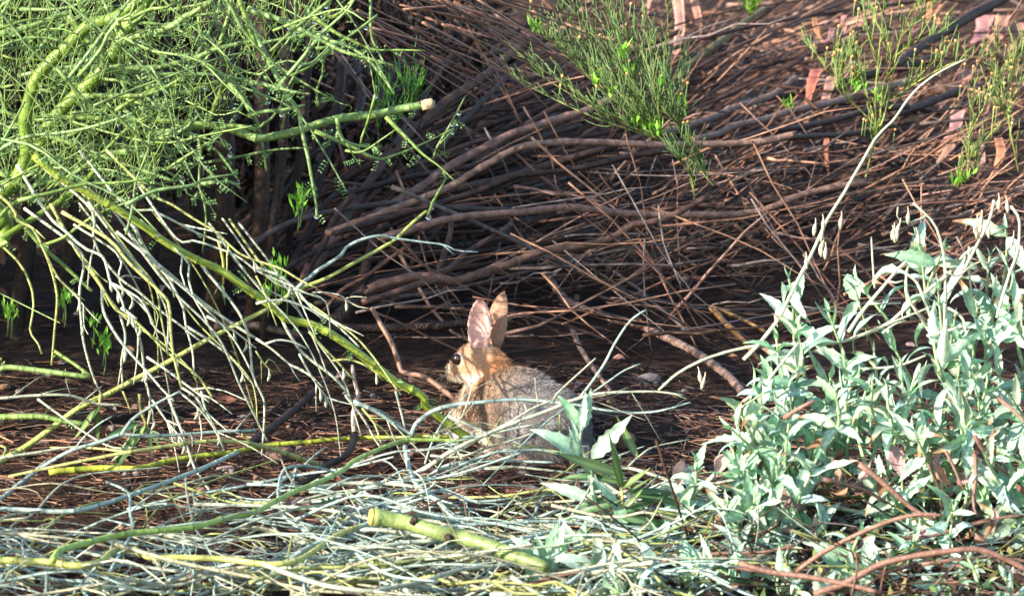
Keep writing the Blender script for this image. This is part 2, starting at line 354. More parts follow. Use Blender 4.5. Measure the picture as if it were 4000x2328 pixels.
# straight reddish twigs slanting down from the top, over the dark trunks
for i in range(34):
    x0, y0 = rng.uniform(1330, 1900), rng.uniform(-60, 120); ln_ = rng.uniform(300, 750); a = rng.normal(.42, .17); Y = rng.uniform(.55, .85)
    p = [(x0, y0), (x0+ln_*.5*math.cos(a), y0+ln_*.5*math.sin(a)+rng.normal(0, 12)), (x0+ln_*math.cos(a), y0+ln_*math.sin(a)*1.05)]
    mb = MB(); mb.twig(np.array([at(u, v, Y+.1*j) for j, (u, v) in enumerate(p)]), rng.uniform(.0016, .003), .001, [C_STRAW, C_RED*1.5, np.array([.42, .24, .17])][rng.integers(3)]*rng.uniform(.7, 1.1), k=5, step=.03); mb.build('twig', M_DRY, broom)
# broom masses: two added at left to cast shade, one dark filler
def broom_mass(loc, rx, ry, h, n, label, fcol=C_SHOOT):
    t = thing('broom_shrub', loc, label, 'shrub')
    for i in range(26):
        a = rng.uniform(0, 6.28); mb = MB(); q = rng.uniform(.3, 1)
        P = np.array([loc, loc+np.array([math.cos(a)*rx*.4*q, math.sin(a)*ry*.4*q, h*.5]), loc+np.array([math.cos(a)*rx*.9*q, math.sin(a)*ry*.9*q, h*rng.uniform(.6, 1)])])
        mb.twig(P, .012, .004, C_DARK*1.3, k=6, step=.06, rough=.06, rng=rng); mb.build('branch', M_BARK, t)
    mb = MB(); V = rng.normal(size=(n, 3)); V /= np.linalg.norm(V, axis=1, keepdims=True); V *= rng.uniform(.3, 1, (n, 1))**.5
    V = loc+V*np.array([rx, ry, h*.62])+np.array([0, 0, h*.5]); V = V[V[:, 2] > .02]
    n = len(V); d = rng.normal(size=(n, 3)); d[:, 2] = np.abs(d[:, 2])+.5; d /= np.linalg.norm(d, axis=1, keepdims=True)
    s = np.cross(d, rng.normal(size=(n, 3))); s /= np.linalg.norm(s, axis=1, keepdims=True)
    Lq = rng.uniform(.03, .08, (n, 1)); w = rng.uniform(.003, .006, (n, 1))
    Q = np.stack([V, V+d*Lq*.5+s*w, V+d*Lq, V+d*Lq*.5-s*w], 1).reshape(-1, 3)
    F = np.arange(4*n).reshape(n, 4); C = np.repeat(fcol*rng.uniform(.5, 1.2, (n, 1)), 4, 0)
    mb.add(Q, F, C); stuff(mb.build('foliage', M_SHOOT, t, False))
broom_mass(np.array([-1.75, 1.15, 0]), .62, .80, 1.15, 18000, 'dense dark green broom bush added out of view at left to cast shade')
broom_mass(np.array([-1.7, 2.9, 0]), .7, .9, 1.1, 16000, 'dense dark green broom bush added farther back at left to cast shade')  # second mass added to widen the shadow over the back
broom_mass(np.array([-.62, 2.35, 0]), .62, .5, .72, 9000, 'black brown leafless thicket added behind the tall dark stems to deepen the shade', C_DARK)  # near-black twig colour stands in for the shade of the hollow

# ------------------------------------------------------------------ green broom tufts
def needles(mb, P, n, Lmin, Lmax, up, c, spread=.5, r=.0011, k=4):
    L = arclen(P)
    for s in rng.uniform(.12, 1, n):
        o = along(P, np.array([s*L[-1]]), L)[0]; j = min(len(P)-2, int(s*(len(P)-1))); t = P[j+1]-P[j]; t /= np.linalg.norm(t)
        d = t*.7+np.array(up)*.6+rng.normal(0, spread*.6, 3); d /= np.linalg.norm(d); Lq = rng.uniform(Lmin, Lmax)
        e = o+d*Lq; m_ = (o+e)/2+rng.normal(0, .06*Lq, 3)+np.array([0, 0, .03*Lq])
        mb.tube(cat([o, m_, e], 4), np.linspace(r, r*.6, 4), c*rng.uniform(.7, 1.3), k)
def tuft(label, base, Y, stems, nd, c=C_SHOOT, w=14, limes=(), buds=0, up=(0, 0, 1)):
    b = at(*base, Y); t = thing('broom_sprig', b, label, 'sprig', 'green broom sprigs among the brown branches')
    for st in stems:
        P = np.array([at(x, y, Y+rng.uniform(-.08, .08)) for x, y in st]); P[0] = at(*st[0], Y)
        mb = MB(); D = mb.twig(P, wid(w, Y), wid(w*.35, Y), c*np.array([1.15, .85, .7]), k=5, step=.02); mb.build('stem', M_DRY, t)
        mb = MB(); needles(mb, D, nd, .02, .065, up, c); o = stuff(mb.build('needles', M_SHOOT, t))
        if buds:
            mb = MB(); L = arclen(D)
            for q in range(buds*1):
                o = along(D, np.array([rng.uniform(.4, 1)*L[-1]]), L)[0]+np.array([rng.normal(0, .018), rng.normal(0, .015), rng.uniform(.01, .05)])
                mb.tube(np.array([o-[0, 0, .003], o-[0, 0, .0015], o+[0, 0, .0015], o+[0, 0, .003]]), [.001, .003, .003, .001], np.array([.62, .33, .12]), 6)
                mb.tube(np.array([o-[.004, 0, .03], o-[.001, 0, .003]]), [.0008, .0008], c, 4)
            stuff(mb.build('buds', M_DRY, t))
    for (x, y) in limes:
        mb = MB(); o = at(x, y, Y-.03)
        for q in range(9):
            d = np.array([rng.normal(0, .45), rng.normal(0, .45), 1]); mb.leafquad(o+rng.normal(0, .006, 3), d, rng.normal(size=3), rng.uniform(.015, .035), .006, C_LIME*rng.uniform(.8, 1.2))
        mb.build('young_leaves', M_SHOOT, t, False)
A = lambda x, y: (2000+x/TS, y/TS)
B3 = lambda x, y: (3000+x/TS, y/TS)
stems = []
for (tx, ty) in [(0, 560), (40, 380), (100, 480), (110, 150), (250, 80), (200, 220), (320, 20), (400, 0), (470, 120), (560, -20), (640, 0), (700, 60), (330, 300), (480, 330), (600, 250), (760, 80), (860, 180), (930, 60), (560, 480), (700, 330)]:
    mx_, my_ = 1060*.55+tx*.45+rng.normal(0, 30), 960*.55+ty*.45+40
    stems.append([A(1075, 1010), A(mx_, my_), A(tx, ty)])
for (tx, ty) in [(1110, 20), (1000, 200), (1080, 300), (1240, 430), (900, 500), (1130, 560)]:
    stems.append([A(1250, 960), A(1180*.6+tx*.4, 760), A(tx, ty)])
stems.append([A(1440, 1330), A(1290, 1150), A(1150, 1080), A(1075, 1010)])
stems.append([A(1430, 1330), A(1330, 1150), A(1250, 960)])
stems.append([A(1310, 1440), A(1280, 1260), A(1180, 1130), A(1075, 1010)])
tuft('broad fan of green needle stems rising left from one brown stalk', (2720, 800), .75, stems, 30, limes=[A(800, 400), A(840, 520), A(900, 900), A(970, 920), A(1045, 950), A(1240, 780), A(150, 230), A(690, 680), A(1075, 620), A(585, 600)], buds=1, w=13)
stems = [[B3(780, 940), B3(770, 700), B3(790, 430), B3(830, 60), B3(850, -80)], [B3(800, 940), B3(860, 720), B3(920, 400), B3(990, 150), B3(1080, 20)], [B3(790, 920), B3(620, 750), B3(500, 640), B3(380, 430), B3(270, 310)],
    [B3(500, 640), B3(480, 480), B3(490, 330)], [B3(500, 640), B3(540, 500), B3(580, 350)], [B3(500, 640), B3(600, 590), B3(660, 520)], [B3(870, 780), B3(1000, 640), B3(1150, 480), B3(1300, 360)], [B3(900, 700), B3(1120, 560), B3(1330, 450), B3(1540, 400)],
    [B3(920, 400), B3(1060, 300), B3(1300, 215)], [B3(960, 260), B3(1120, 100), B3(1250, -40)], [B3(790, 430), B3(720, 250), B3(680, 0)], [B3(780, 940), B3(720, 700), B3(640, 470), B3(590, 300)], [B3(800, 920), B3(820, 650), B3(880, 380), B3(740, 90)], [B3(700, 1270), B3(740, 1100), B3(780, 940)]]
tuft('upright green and orange budded needle sprig behind the long pale arching stem', (3380, 700), .95, stems, 18, c=np.array([.22, .34, .10]), w=15, limes=[B3(640, 640), B3(790, 690), B3(150, 780)], buds=4)
stems = [[B3(1430, 1230), B3(1450, 900), B3(1460, 700), B3(1500, 560)], [B3(1600, 1000), B3(1620, 720), B3(1630, 480), B3(1640, 300)], [B3(1800, 1250), B3(1740, 950), B3(1720, 780), B3(1790, 640), B3(1850, 540)], [B3(1720, 780), B3(1680, 600), B3(1570, 480)], [B3(1740, 860), B3(1640, 720), B3(1580, 620)],
    [B3(1760, 700), B3(1740, 560), B3(1760, 420)], [B3(1360, 1350), B3(1420, 1150), B3(1640, 920), B3(1720, 800)], [B3(1430, 1000), B3(1530, 800), B3(1640, 640)], [B3(1640, 560), B3(1720, 480), B3(1834, 330)], [B3(1430, 1280), B3(1480, 1200), B3(1490, 1050)]]
tuft('pale green needle sprig with orange buds leaning over dry strap leaves', (3790, 690), 1.0, stems, 18, c=np.array([.26, .36, .12]), w=14, buds=4, limes=[B3(1360, 1330), B3(1440, 1300)])
stems = [[A(1700, 110), A(1710, 50), A(1720, -40)], [A(1705, 110), A(1760, 40), A(1800, -20)], [A(1690, 90), A(1680, 20), A(1690, -60)], [A(1720, 100), A(1790, 0), A(1834, -60)]]
tuft('short bright green sprig beside the olive sloping branch', (2930, 60), 1.8, stems, 9, c=C_LIME*.6, limes=[A(1700, 60)])
s1 = lambda x, y: (1000+x/TS, y/TS)
stems = [[s1(880, 1120), s1(870, 800), s1(880, 600), s1(860, 480)], [s1(860, 900), s1(930, 720), s1(960, 670)], [s1(960, 1000), s1(1060, 750), s1(1090, 600), s1(1130, 430)], [s1(1060, 800), s1(1160, 680), s1(1190, 560)], [s1(1070, 660), s1(1030, 560)], [s1(960, 900), s1(950, 680)], [s1(1100, 760), s1(1140, 600)]]
tuft('small dark green sprig standing before the sloping dark trunks', (1490, 620), .9, stems, 15, c=np.array([.10, .30, .05]), w=8)
for lab, pts in [('lime green sprout at the foot of the tall dark stems', [(1075, 1120), (1100, 1090), (1050, 1150), (1120, 1160), (1060, 1060), (1090, 1030)]),
                 ('bright lime seedling at the left edge below the drooping twigs', [(30, 1225), (45, 1235)]),
                 ('small lime seedling among the drooping pale twigs', [(255, 1190), (250, 1165)]),
                 ('green sprout below the cut end of the green limb', [(1175, 800), (1180, 770), (1165, 820)]),
                 ('tiny lime sprout in the litter under the hanging leaf cluster', [(405, 1340), (410, 1375), (365, 1270)])]:
    Y = .55; t = thing('lime_sprout', at(pts[0][0], pts[0][1]+60, Y), lab, 'sprout', 'lime green sprouts')
    mb = MB()
    for (x, y) in pts:
        o = at(x, y, Y+rng.uniform(-.05, .05))
        for q in range(11):
            d = np.array([rng.normal(0, .4), rng.normal(0, .4), 1]); mb.leafquad(o+rng.normal(0, .006, 3), d, rng.normal(size=3), rng.uniform(.015, .03), .006, C_LIME*rng.uniform(.8, 1.2))
    mb.build('young_leaves', M_SHOOT, t, False)
    mb = MB()
    for (x, y) in pts: mb.tube(cat([at(x, y, Y), at(x+3, y+40, Y), at(x-4, y+90, Y)], 5), .0013, C_SHOOT, 5)
    mb.build('stem', M_SHOOT, t)

# ------------------------------------------------------------------ palo verde (upper left)
rng = np.random.default_rng(23)
pv = thing('palo_verde_tree', (-1.55, -0.02, 0), 'green barked tree with thorny twigs and hanging dew drops', 'tree')
PV_PATHS = []
def pvb(spec, Y0, Y1, w0, w1, c=C_PVT, name='branch', node=.03, rough=0.0, k=7, m_=None):
    mb = MB(); P = stroke(spec, Y0, Y1)
    D = mb.twig(P, wid(w0, Y0), wid(w1, Y1), c*rng.uniform(.85, 1.15), k=k, step=.015, node=node, dark=.6, rough=rough, rng=rng)
    o = mb.build(name, m_ or M_GREEN, pv); PV_PATHS.append((D, wid(w0, Y0), wid(w1, Y1))); return o
root = gr(-1500, 1780)
def limb(spec, Y0, Y1, w0, w1):
    P = stroke(spec, Y0, Y1); P = np.vstack([[-1.55, 0.0, 0.0], [-1.3, -.05, .22], P]); mb = MB()
    D = mb.twig(P, wid(w0, Y0)*1.2, wid(w1, Y1)*1.0, C_PV, k=12, step=.014, rough=.05, rng=rng); mb.build('limb', M_GREEN, pv); PV_PATHS.append((D[len(D)//3:], .02, .015))
limb('b0 -120,300 | a0 -60,1440 100,1300 190,1100 180,880 215,700 270,550 390,420 520,300 640,180 800,140 900,80 1060,-60', -.10, -.16, 105, 85)
limb('b0 -100,420 | a0 -20,1450 130,1290 240,1120 330,950 430,800 560,680 690,550 800,420 880,260 960,140 1090,-80', .02, -.04, 110, 95)
limb('b0 -100,420 0,340 160,240 300,150 440,60 | a0 600,1310 700,1200', -.2, -.1, 60, 40)
D_SPEC = 'a0 240,1120 400,1250 | b0 500,-60 690,40 850,130 1050,260 1200,370 1400,480 1580,560 1750,680 1834,740 | b1 150,850 220,910 400,950 560,1030 700,1130 900,1280 1000,1360 1200,1460 | c1 1200,90 1400,250 1540,345'
pvb(D_SPEC, -.30, -.06, 50, 62, np.array([.27, .36, .05]), 'leaning_branch', node=.09, k=12)
for s in ['a0 -20,250 200,200 350,140 490,95;40;30', 'a0 -20,350 280,345 420,350;20;14', 'a0 20,400 130,430 330,435 640,480 780,470;14;10', 'a0 480,90 590,250 740,430 860,570 950,740 1030,910 1110,1170;42;10',
          'a0 560,-20 630,180 700,330 780,480;40;26', 'a0 880,300 980,260 1100,240 1250,180 1330,120 1400,90 1520,10;44;34', 'a0 780,480 1050,490 1250,460 1420,410 1560,350 1834,290;36;26', 'a0 760,510 1100,530 1300,535 1560,540 1834,600;28;20',
          'a0 600,690 850,690 1050,680 1200,620 1300,560;36;20', 'a0 1050,640 1150,620 1230,660 1330,670 1500,610 1620,560;42;28', 'a0 40,930 230,870 460,845 700,850 940,860 1200,870 1400,885 1700,905 1834,930;34;26',
          'a0 560,1140 680,1120 1000,1070 1150,1000 1270,940 1430,900 1600,910 1834,990 | a1 170,970 330,930 450,890 600,850 790,830 960,800 1100,770 1235,750;46;50', 'a0 640,1040 850,1050 1060,1050 1150,1000;26;22', 'a0 300,960 560,1050 760,1130 900,1180 1100,1250 1250,1300;30;16',
          'a0 -20,1230 200,1350 350,1460;30;22', 'a0 240,1330 400,1300 620,1270 800,1290;25;14', 'a0 800,100 850,180 930,270 1050,370;24;12', 'a0 1030,380 1035,560 1040,700;12;8', 'a0 965,860 985,1100 990,1290 | b0 650,120;26;14',
          'a0 1560,350 1640,100 1660,-40;26;18', 'a0 1420,100 1440,260 1500,340;24;16', 'a0 1280,-40 1300,130;24;18', 'a0 1700,-40 1834,330;34;30', 'a0 1620,560 1540,760 1500,880;34;26', 'a0 1640,600 1730,700 1790,800;30;22', 'a0 1200,1210 1400,1080 1520,1010;22;12', 'a0 1100,1100 1200,1130 1330,1190;14;8',
          'a1 -60,60 0,90 130,130 290,200 450,280 620,370 800,420 980,470;42;14', 'a1 400,110 560,230 720,310 850,360 1000,360 1210,365;25;7', 'a1 -60,160 -20,220 60,380 150,550 220,690 300,790 330,950 370,1120 400,1290 430,1460 | b1 435,180;38;14',
          'a1 100,430 250,540 450,660 600,740 680,760;24;5', 'a1 -60,330 200,280 400,240 560,220;22;12', 'a1 -40,590 150,630 270,660 385,675;30;14', 'a1 -60,830 60,800 200,790 350,755;28;16', 'a1 420,940 560,1000 700,1060 870,1140 1000,1110 1200,1030 1420,920;28;6',
          'a1 930,840 1060,970 1200,1110 1310,1190 1440,1315;28;4', 'a1 1500,690 1400,880 1300,1050 1270,1140;8;16', 'a1 1420,925 1320,1030;5;9', 'a1 580,850 600,960 650,1020 800,1055 900,1050;26;8', 'a1 650,1030 700,1120 760,1210;13;3', 'a1 800,370 830,540 855,680;8;8',
          'a1 855,680 800,870 760,980 750,1040;16;14', 'a1 640,1080 760,1090 900,1000 1000,930;16;6', 'a1 1310,1190 1360,1270 1310,1370 1260,1460 | b1 1270,70 1235,160;12;18', 'a1 280,-30 285,300;16;12', 'a1 540,0 300,190 100,370;26;14', 'a1 870,110 700,240 560,330 430,350;14;22', 'a1 720,-20 560,120 400,60;24;16', 'a1 240,550 400,470 560,330;14;22',
          'b0 0,120 | b0 120,180 290,380 450,520 560,620 660,712;34;18', 'b0 290,390 450,330 560,250 700,160 900,80 1080,10;22;16', 'b0 -40,1280 60,1255 250,1275 450,1300 640,1325;36;30', 'b0 390,1140 530,1230 640,1310;22;20', 'c0 -40,185 200,180 330,185 450,215 620,235;38;30']:
    sp, w0, w1 = s.split(';'); Yb = rng.uniform(-.28, .02)
    pvb(sp, Yb, Yb+rng.uniform(-.06, .06), float(w0)*1.2, float(w1)*1.2, C_PVT*np.array([1, 1, rng.uniform(.6, 1.1)]))
# cut face of the broken limb end
mb = MB(); e = at(1000+1240/TS, 750/TS, -.1); mb.tube(np.array([e+[-.012, 0, -.002], e+[.004, 0, .001], e+[.010, 0, .001]]), [.0085, .0095, .004], np.array([.42, .34, .2]), 8); mb.build('cut_end', M_CUT, pv)
# random thinner twigs through the crown
for i in range(115):
    x, y = rng.uniform(-80, 1450), rng.uniform(-60, 760)
    if x > 900 and y > 420 and rng.random() < .85: x -= 800
    if x+y*1.2 > 1750: x *= .5
    Y = rng.uniform(-.35, .18); ang = rng.choice([rng.normal(0.1, .3), rng.normal(-.8, .35), rng.normal(.9, .3)], p=[.5, .3, .2]); Lg = rng.uniform(.08, .32)
    p = at(x, y, Y); d = np.array([math.cos(ang), rng.uniform(-.6, .6), math.sin(ang)]); t = np.linspace(-.5, .5, 5)[:, None]
    P = p+d*Lg*t+np.array([0, 0, -1])*Lg*t*t*rng.uniform(-.4, .8)+rng.normal(0, .005, (5, 3))
    mb = MB(); r = rng.choice([.0016, .0025, .0038]); D = mb.twig(P, r, r*.5, C_PVT*rng.uniform(.8, 1.2)*np.array([1, 1, rng.uniform(.7, 1.4)]), k=5, step=.03, node=.04, dark=.6, rng=rng)
    mb.build('twig', M_GREEN, pv); PV_PATHS.append((D, r, r*.5))
# thorns and tiny leaflets: too many and too small to tell apart
mbT, mbL = MB(), MB()
for D, r0, r1 in PV_PATHS:
    L = arclen(D); n = int(L[-1]/.018)
    for s in rng.uniform(0, L[-1], n):
        o = along(D, np.array([s]), L)[0]
        j = np.searchsorted(L, s)-1; j = min(max(j, 0), len(D)-2); t = D[j+1]-D[j]; t /= max(np.linalg.norm(t), 1e-9)
        d = rng.normal(size=3); d -= t*np.dot(d, t)*.6; d /= np.linalg.norm(d); Lq = rng.uniform(.008, .022)
        if rng.random() < .26: mbT.tube(np.array([o, o+d*Lq*.6, o+d*Lq]), [.0008, .0005, .0001], C_PVT*.9, 3, caps=False)
        if rng.random() < .32:
            d2 = rng.normal(size=3)*.6+np.array([0, 0, -.4]); d2 /= np.linalg.norm(d2); ln = rng.uniform(.012, .03); q = int(rng.integers(3, 6))
            for a in range(q):
                oo = o+d2*ln*(a+1)/q
                for sg in (-1, 1):
                    e = np.cross(d2, [0, 1, 0])*sg+d2*.4; mbL.leafquad(oo, e, np.array([rng.normal(0, .4), -1, rng.normal(0, .5)]), rng.uniform(.0035, .0065), .0032, np.array([.17, .31, .12])*rng.uniform(.7, 1.25))
for i in range(3000):                  # the haze of leaflets and thread-thin stalks in the crown's depth
    x, y = rng.uniform(-100, 1300), rng.uniform(-80, 820)
    if x/1350+y/1300 > 1.0 or rng.random() < x/2600: continue
    o = at(x, y, rng.uniform(-.3, .35)); ang = rng.normal(1.5, .6); d = np.array([math.cos(ang), rng.normal(0, .4), math.sin(ang)])
    if rng.random() < .6:
        mbT.tube(cat([o, o+d*.02+rng.normal(0, .003, 3), o+d*rng.uniform(.03, .08)], 4), .0007, np.array([.15, .25, .06])*rng.uniform(.6, 1.3), 3, caps=False)
    else:
        mbL.leafquad(o, d, rng.normal(size=3), rng.uniform(.005, .016), .0038, np.array([.15, .27, .07])*rng.uniform(.5, 1.3))
for i in range(23000):                 # unseen crown at left, its extent and density shaped to cast shade
    x, y, z = rng.uniform(-2.3, -1.04), rng.uniform(-.12, 1.1), rng.uniform(.36, 1.12)
    if i % 4 == 3: y = rng.uniform(-1.5, -1.02); z = rng.uniform(.35, .95)
    if i % 4 == 3 and math.sin(9*x+3*y)+math.sin(11*z+2*x) < .2: continue  # front clump added out of view, with gaps to dapple the pile
    o = np.array([x, y, z]); d = rng.normal(size=3)
    if i % 5 == 0: mbT.tube(np.array([o, o+d*.05, o+d*.11]), .0016, C_PVT, 3, caps=False)
    else: mbL.leafquad(o, d, rng.normal(size=3), rng.uniform(.02, .045), .011, np.array([.22, .36, .12])*rng.uniform(.6, 1.3))
stuff(mbT.build('thorns', M_GREEN, pv)); stuff(mbL.build('leaflets', M_SHOOT, pv, False))
# hanging water drops
def drop_mesh(s):
    bm = bmesh.new(); bmesh.ops.create_icosphere(bm, subdivisions=2, radius=1)
    for v in bm.verts:
        if v.co.z > 0: v.co.x *= (1-v.co.z*.55); v.co.y *= (1-v.co.z*.55); v.co.z *= 1.35
    me = bpy.data.meshes.new('dew_drop'); bm.to_mesh(me); bm.free()
    for p in me.polygons: p.use_smooth = True
    me.materials.append(M_DROP); return me
DM = drop_mesh(1)
for i in range(75):
    D, r0, r1 = PV_PATHS[rng.integers(len(PV_PATHS))]; o = D[rng.integers(len(D))]
    R = rng.uniform(.002, .0046); ob = link('dew_drop', DM, pv); ob.location = Vector(o-np.array([0, 0, r1+R*1.15])); ob.scale = (R, R, R)
for (x, y) in [(1000+435/TS, 750+175/TS), (1000+1235/TS, 750+180/TS), (1000+855/TS, 690/TS), (1310/TS, 1290/TS), (1650/TS, 1110/TS), (1640/TS, 1055/TS)]:
    ob = link('dew_drop', DM, pv); ob.location = Vector(at(x, y, -.1)); ob.scale = (.0045, .0045, .0048)

# ------------------------------------------------------------------ pale drooping twigs of the cut branch, the pile on the ground
droop = thing('cut_branch', at(560, 1250, -.22)*np.array([1, 1, 0]), 'bundle of pale drooping leafless twigs hanging below the green leaning branch', 'branch')
DR = ['b0 80,100 130,200 240,270 330,450 380,600 410,760 390,1000 370,1240;30', 'b0 0,370 130,500 200,620 240,760 230,900 215,1000 270,1080 300,1160;26', 'b0 340,160 480,290 600,400 740,470 790,640 850,720 900,860;32', 'b0 540,390 600,520 570,700 580,900 600,1080 650,1270 700,1400 740,1467;28',
      'b0 560,440 650,550 730,680 830,840 950,910 1050,1000 1200,1150 1400,1300 1520,1467;32', 'b0 650,120 670,320 720,450 860,620 1000,720 1150,850 1300,960 1450,1080;28', 'b0 920,200 1000,340 1090,480 1240,610 1400,750 1600,900 1834,1050;42', 'b0 780,340 900,480 1000,580 1130,700 1210,800 1220,950 1240,1150 1300,1400;36',
      'b0 730,700 740,850 830,1020 930,1150 1050,1280 1150,1400 1250,1500;28', 'b0 1330,480 1350,620 1390,760 1460,880 1520,1020;24', 'b0 1080,10 1230,90 1400,200 1550,290 1700,430 1834,490 | b1 180,550 330,640 440,690;26', 'b0 900,100 1080,130 1230,200 1400,290 1560,350 1640,400;26', 'b0 1260,330 1400,350 1550,400 1700,460 1834,560 | b1 130,620 270,680 350,720 460,760;24',
      'b0 850,450 850,600 890,700 1050,850 1100,970 1200,1050 1280,1250;22', 'b0 860,880 900,1040 870,1200 880,1400;24', 'b0 960,930 1010,1090 1030,1250 1050,1400;28', 'b0 1150,550 1300,800 1330,950 1380,1150 1390,1330;26', 'b0 1330,960 1480,1050 1650,1180 1750,1300 1834,1400;26', 'b0 1480,890 1650,980 1750,1050 1834,1120;24',
      'b1 0,540 170,600 280,690 400,830 550,930 650,1020 740,1110;24', 'b1 0,800 90,780 230,780 400,850 500,930;26', 'b1 180,900 240,1020 330,1150 430,1230 560,1330 680,1467 | c1 640,30 760,180 850,340 900,410;30', 'b1 380,1000 470,1100 570,1200 650,1290 710,1350;22', 'b1 310,1160 380,1290 450,1400 500,1467 | c1 545,120;20', 'b1 60,1090 170,1060 280,1080 360,1120;22', 'b1 0,1050 120,1130 250,1240 380,1310 450,1400;22',
      'b1 540,1210 660,1200 760,1230 860,1290 910,1350;24', 'b1 0,600 60,720 150,960;18', 'b1 0,1140 60,1230 120,1290;16', 'b0 1300,1400 1400,1467 | c0 1480,150 1650,300;20', 'b0 1050,1180 1200,1280 1360,1400 1450,1467 | c0 1500,80;24', 'b0 870,830 980,910;34', 'b0 400,600 540,740 640,860 720,940;18', 'b1 400,720 500,720 600,740 680,790;14',
      'c0 1060,0 1090,130 1100,220;18', 'c0 880,0 920,100 940,160;18', 'c0 1200,30 1300,280 1360,450 1400,560 1480,680 1560,800;26', 'c0 1440,0 1480,150 1560,300 1610,430;22', 'c1 760,120 860,250 880,330 900,370;20', 'c0 1090,60 1200,220 1300,340 1330,420;20', 'c0 1280,0 1420,120 1530,260 1600,410;20']
DRP = []
for s in DR:
    sp, w = s.split(';'); Y = rng.uniform(-.32, -.08); w = float(w)
    c = (C_PALE*rng.uniform(1.15, 1.5) if rng.random() < .75 else C_YG*1.35); mb = MB(); P = stroke(sp, Y, Y+rng.uniform(-.04, .04))
    if px(sp)[0][1] < 1050 and px(sp)[0][0] < 900: P = np.vstack([P[0]+np.array([-rng.uniform(.04, .09), .02, rng.uniform(.04, .09)]), P])
    P[:, 2] = np.maximum(P[:, 2], .01)
    D = DRP.append(cat(P, 24)) or mb.twig(P, wid(w*.8, Y), wid(w*.5, Y), c, k=7, step=.018, node=.032, dark=.3, rng=rng); shoots(mb, D, wid(w, Y), c, int(rng.integers(0, 3)), .03, .09)
    mb.build('twig', M_TWIG, droop)
for i in range(34):
    x, y = rng.uniform(60, 1150), rng.uniform(820, 1350)
    if y > 950+x*.62 or y < 700+x*.35: continue
    Y = rng.uniform(-.3, 0); ang = rng.normal(-.95, .3); Lg = rng.uniform(.12, .32); d = np.array([math.cos(ang), rng.normal(0, .2), math.sin(ang)])
    p = at(x, y, Y); P = np.array([p, p+d*Lg*.35+[.01, 0, .0], p+d*Lg*.7, p+d*Lg+[-.02, 0, -.02]])+rng.normal(0, .006, (4, 3)); P = np.vstack([P[0]+np.array([-.07, .02, .09]), P]); P[:, 2] = np.maximum(P[:, 2], .02)
    c = C_PALE*rng.uniform(.8, 1.1) if rng.random() < .6 else C_YG; mb = MB(); r = rng.uniform(.0015, .0026); mb.twig(P, r, r*.6, c, k=6, step=.02, node=.03, rng=rng); mb.build('twig', M_TWIG, droop)
# catkin-like flower remnants hanging on the pale twigs
for i in range(34):
    q_ = DRP[rng.integers(len(DRP))]; o = q_[rng.integers(6, 20)]; mb = MB()
    mb.tube(cat([o, o+[.002, 0, -.012], o+[rng.normal(0, .004), 0, -.022]], 5), [.0006, .0012, .003, .0028, .001], np.array([.40, .44, .34]), 5); mb.build('dry_flower', M_TWIG, droop)

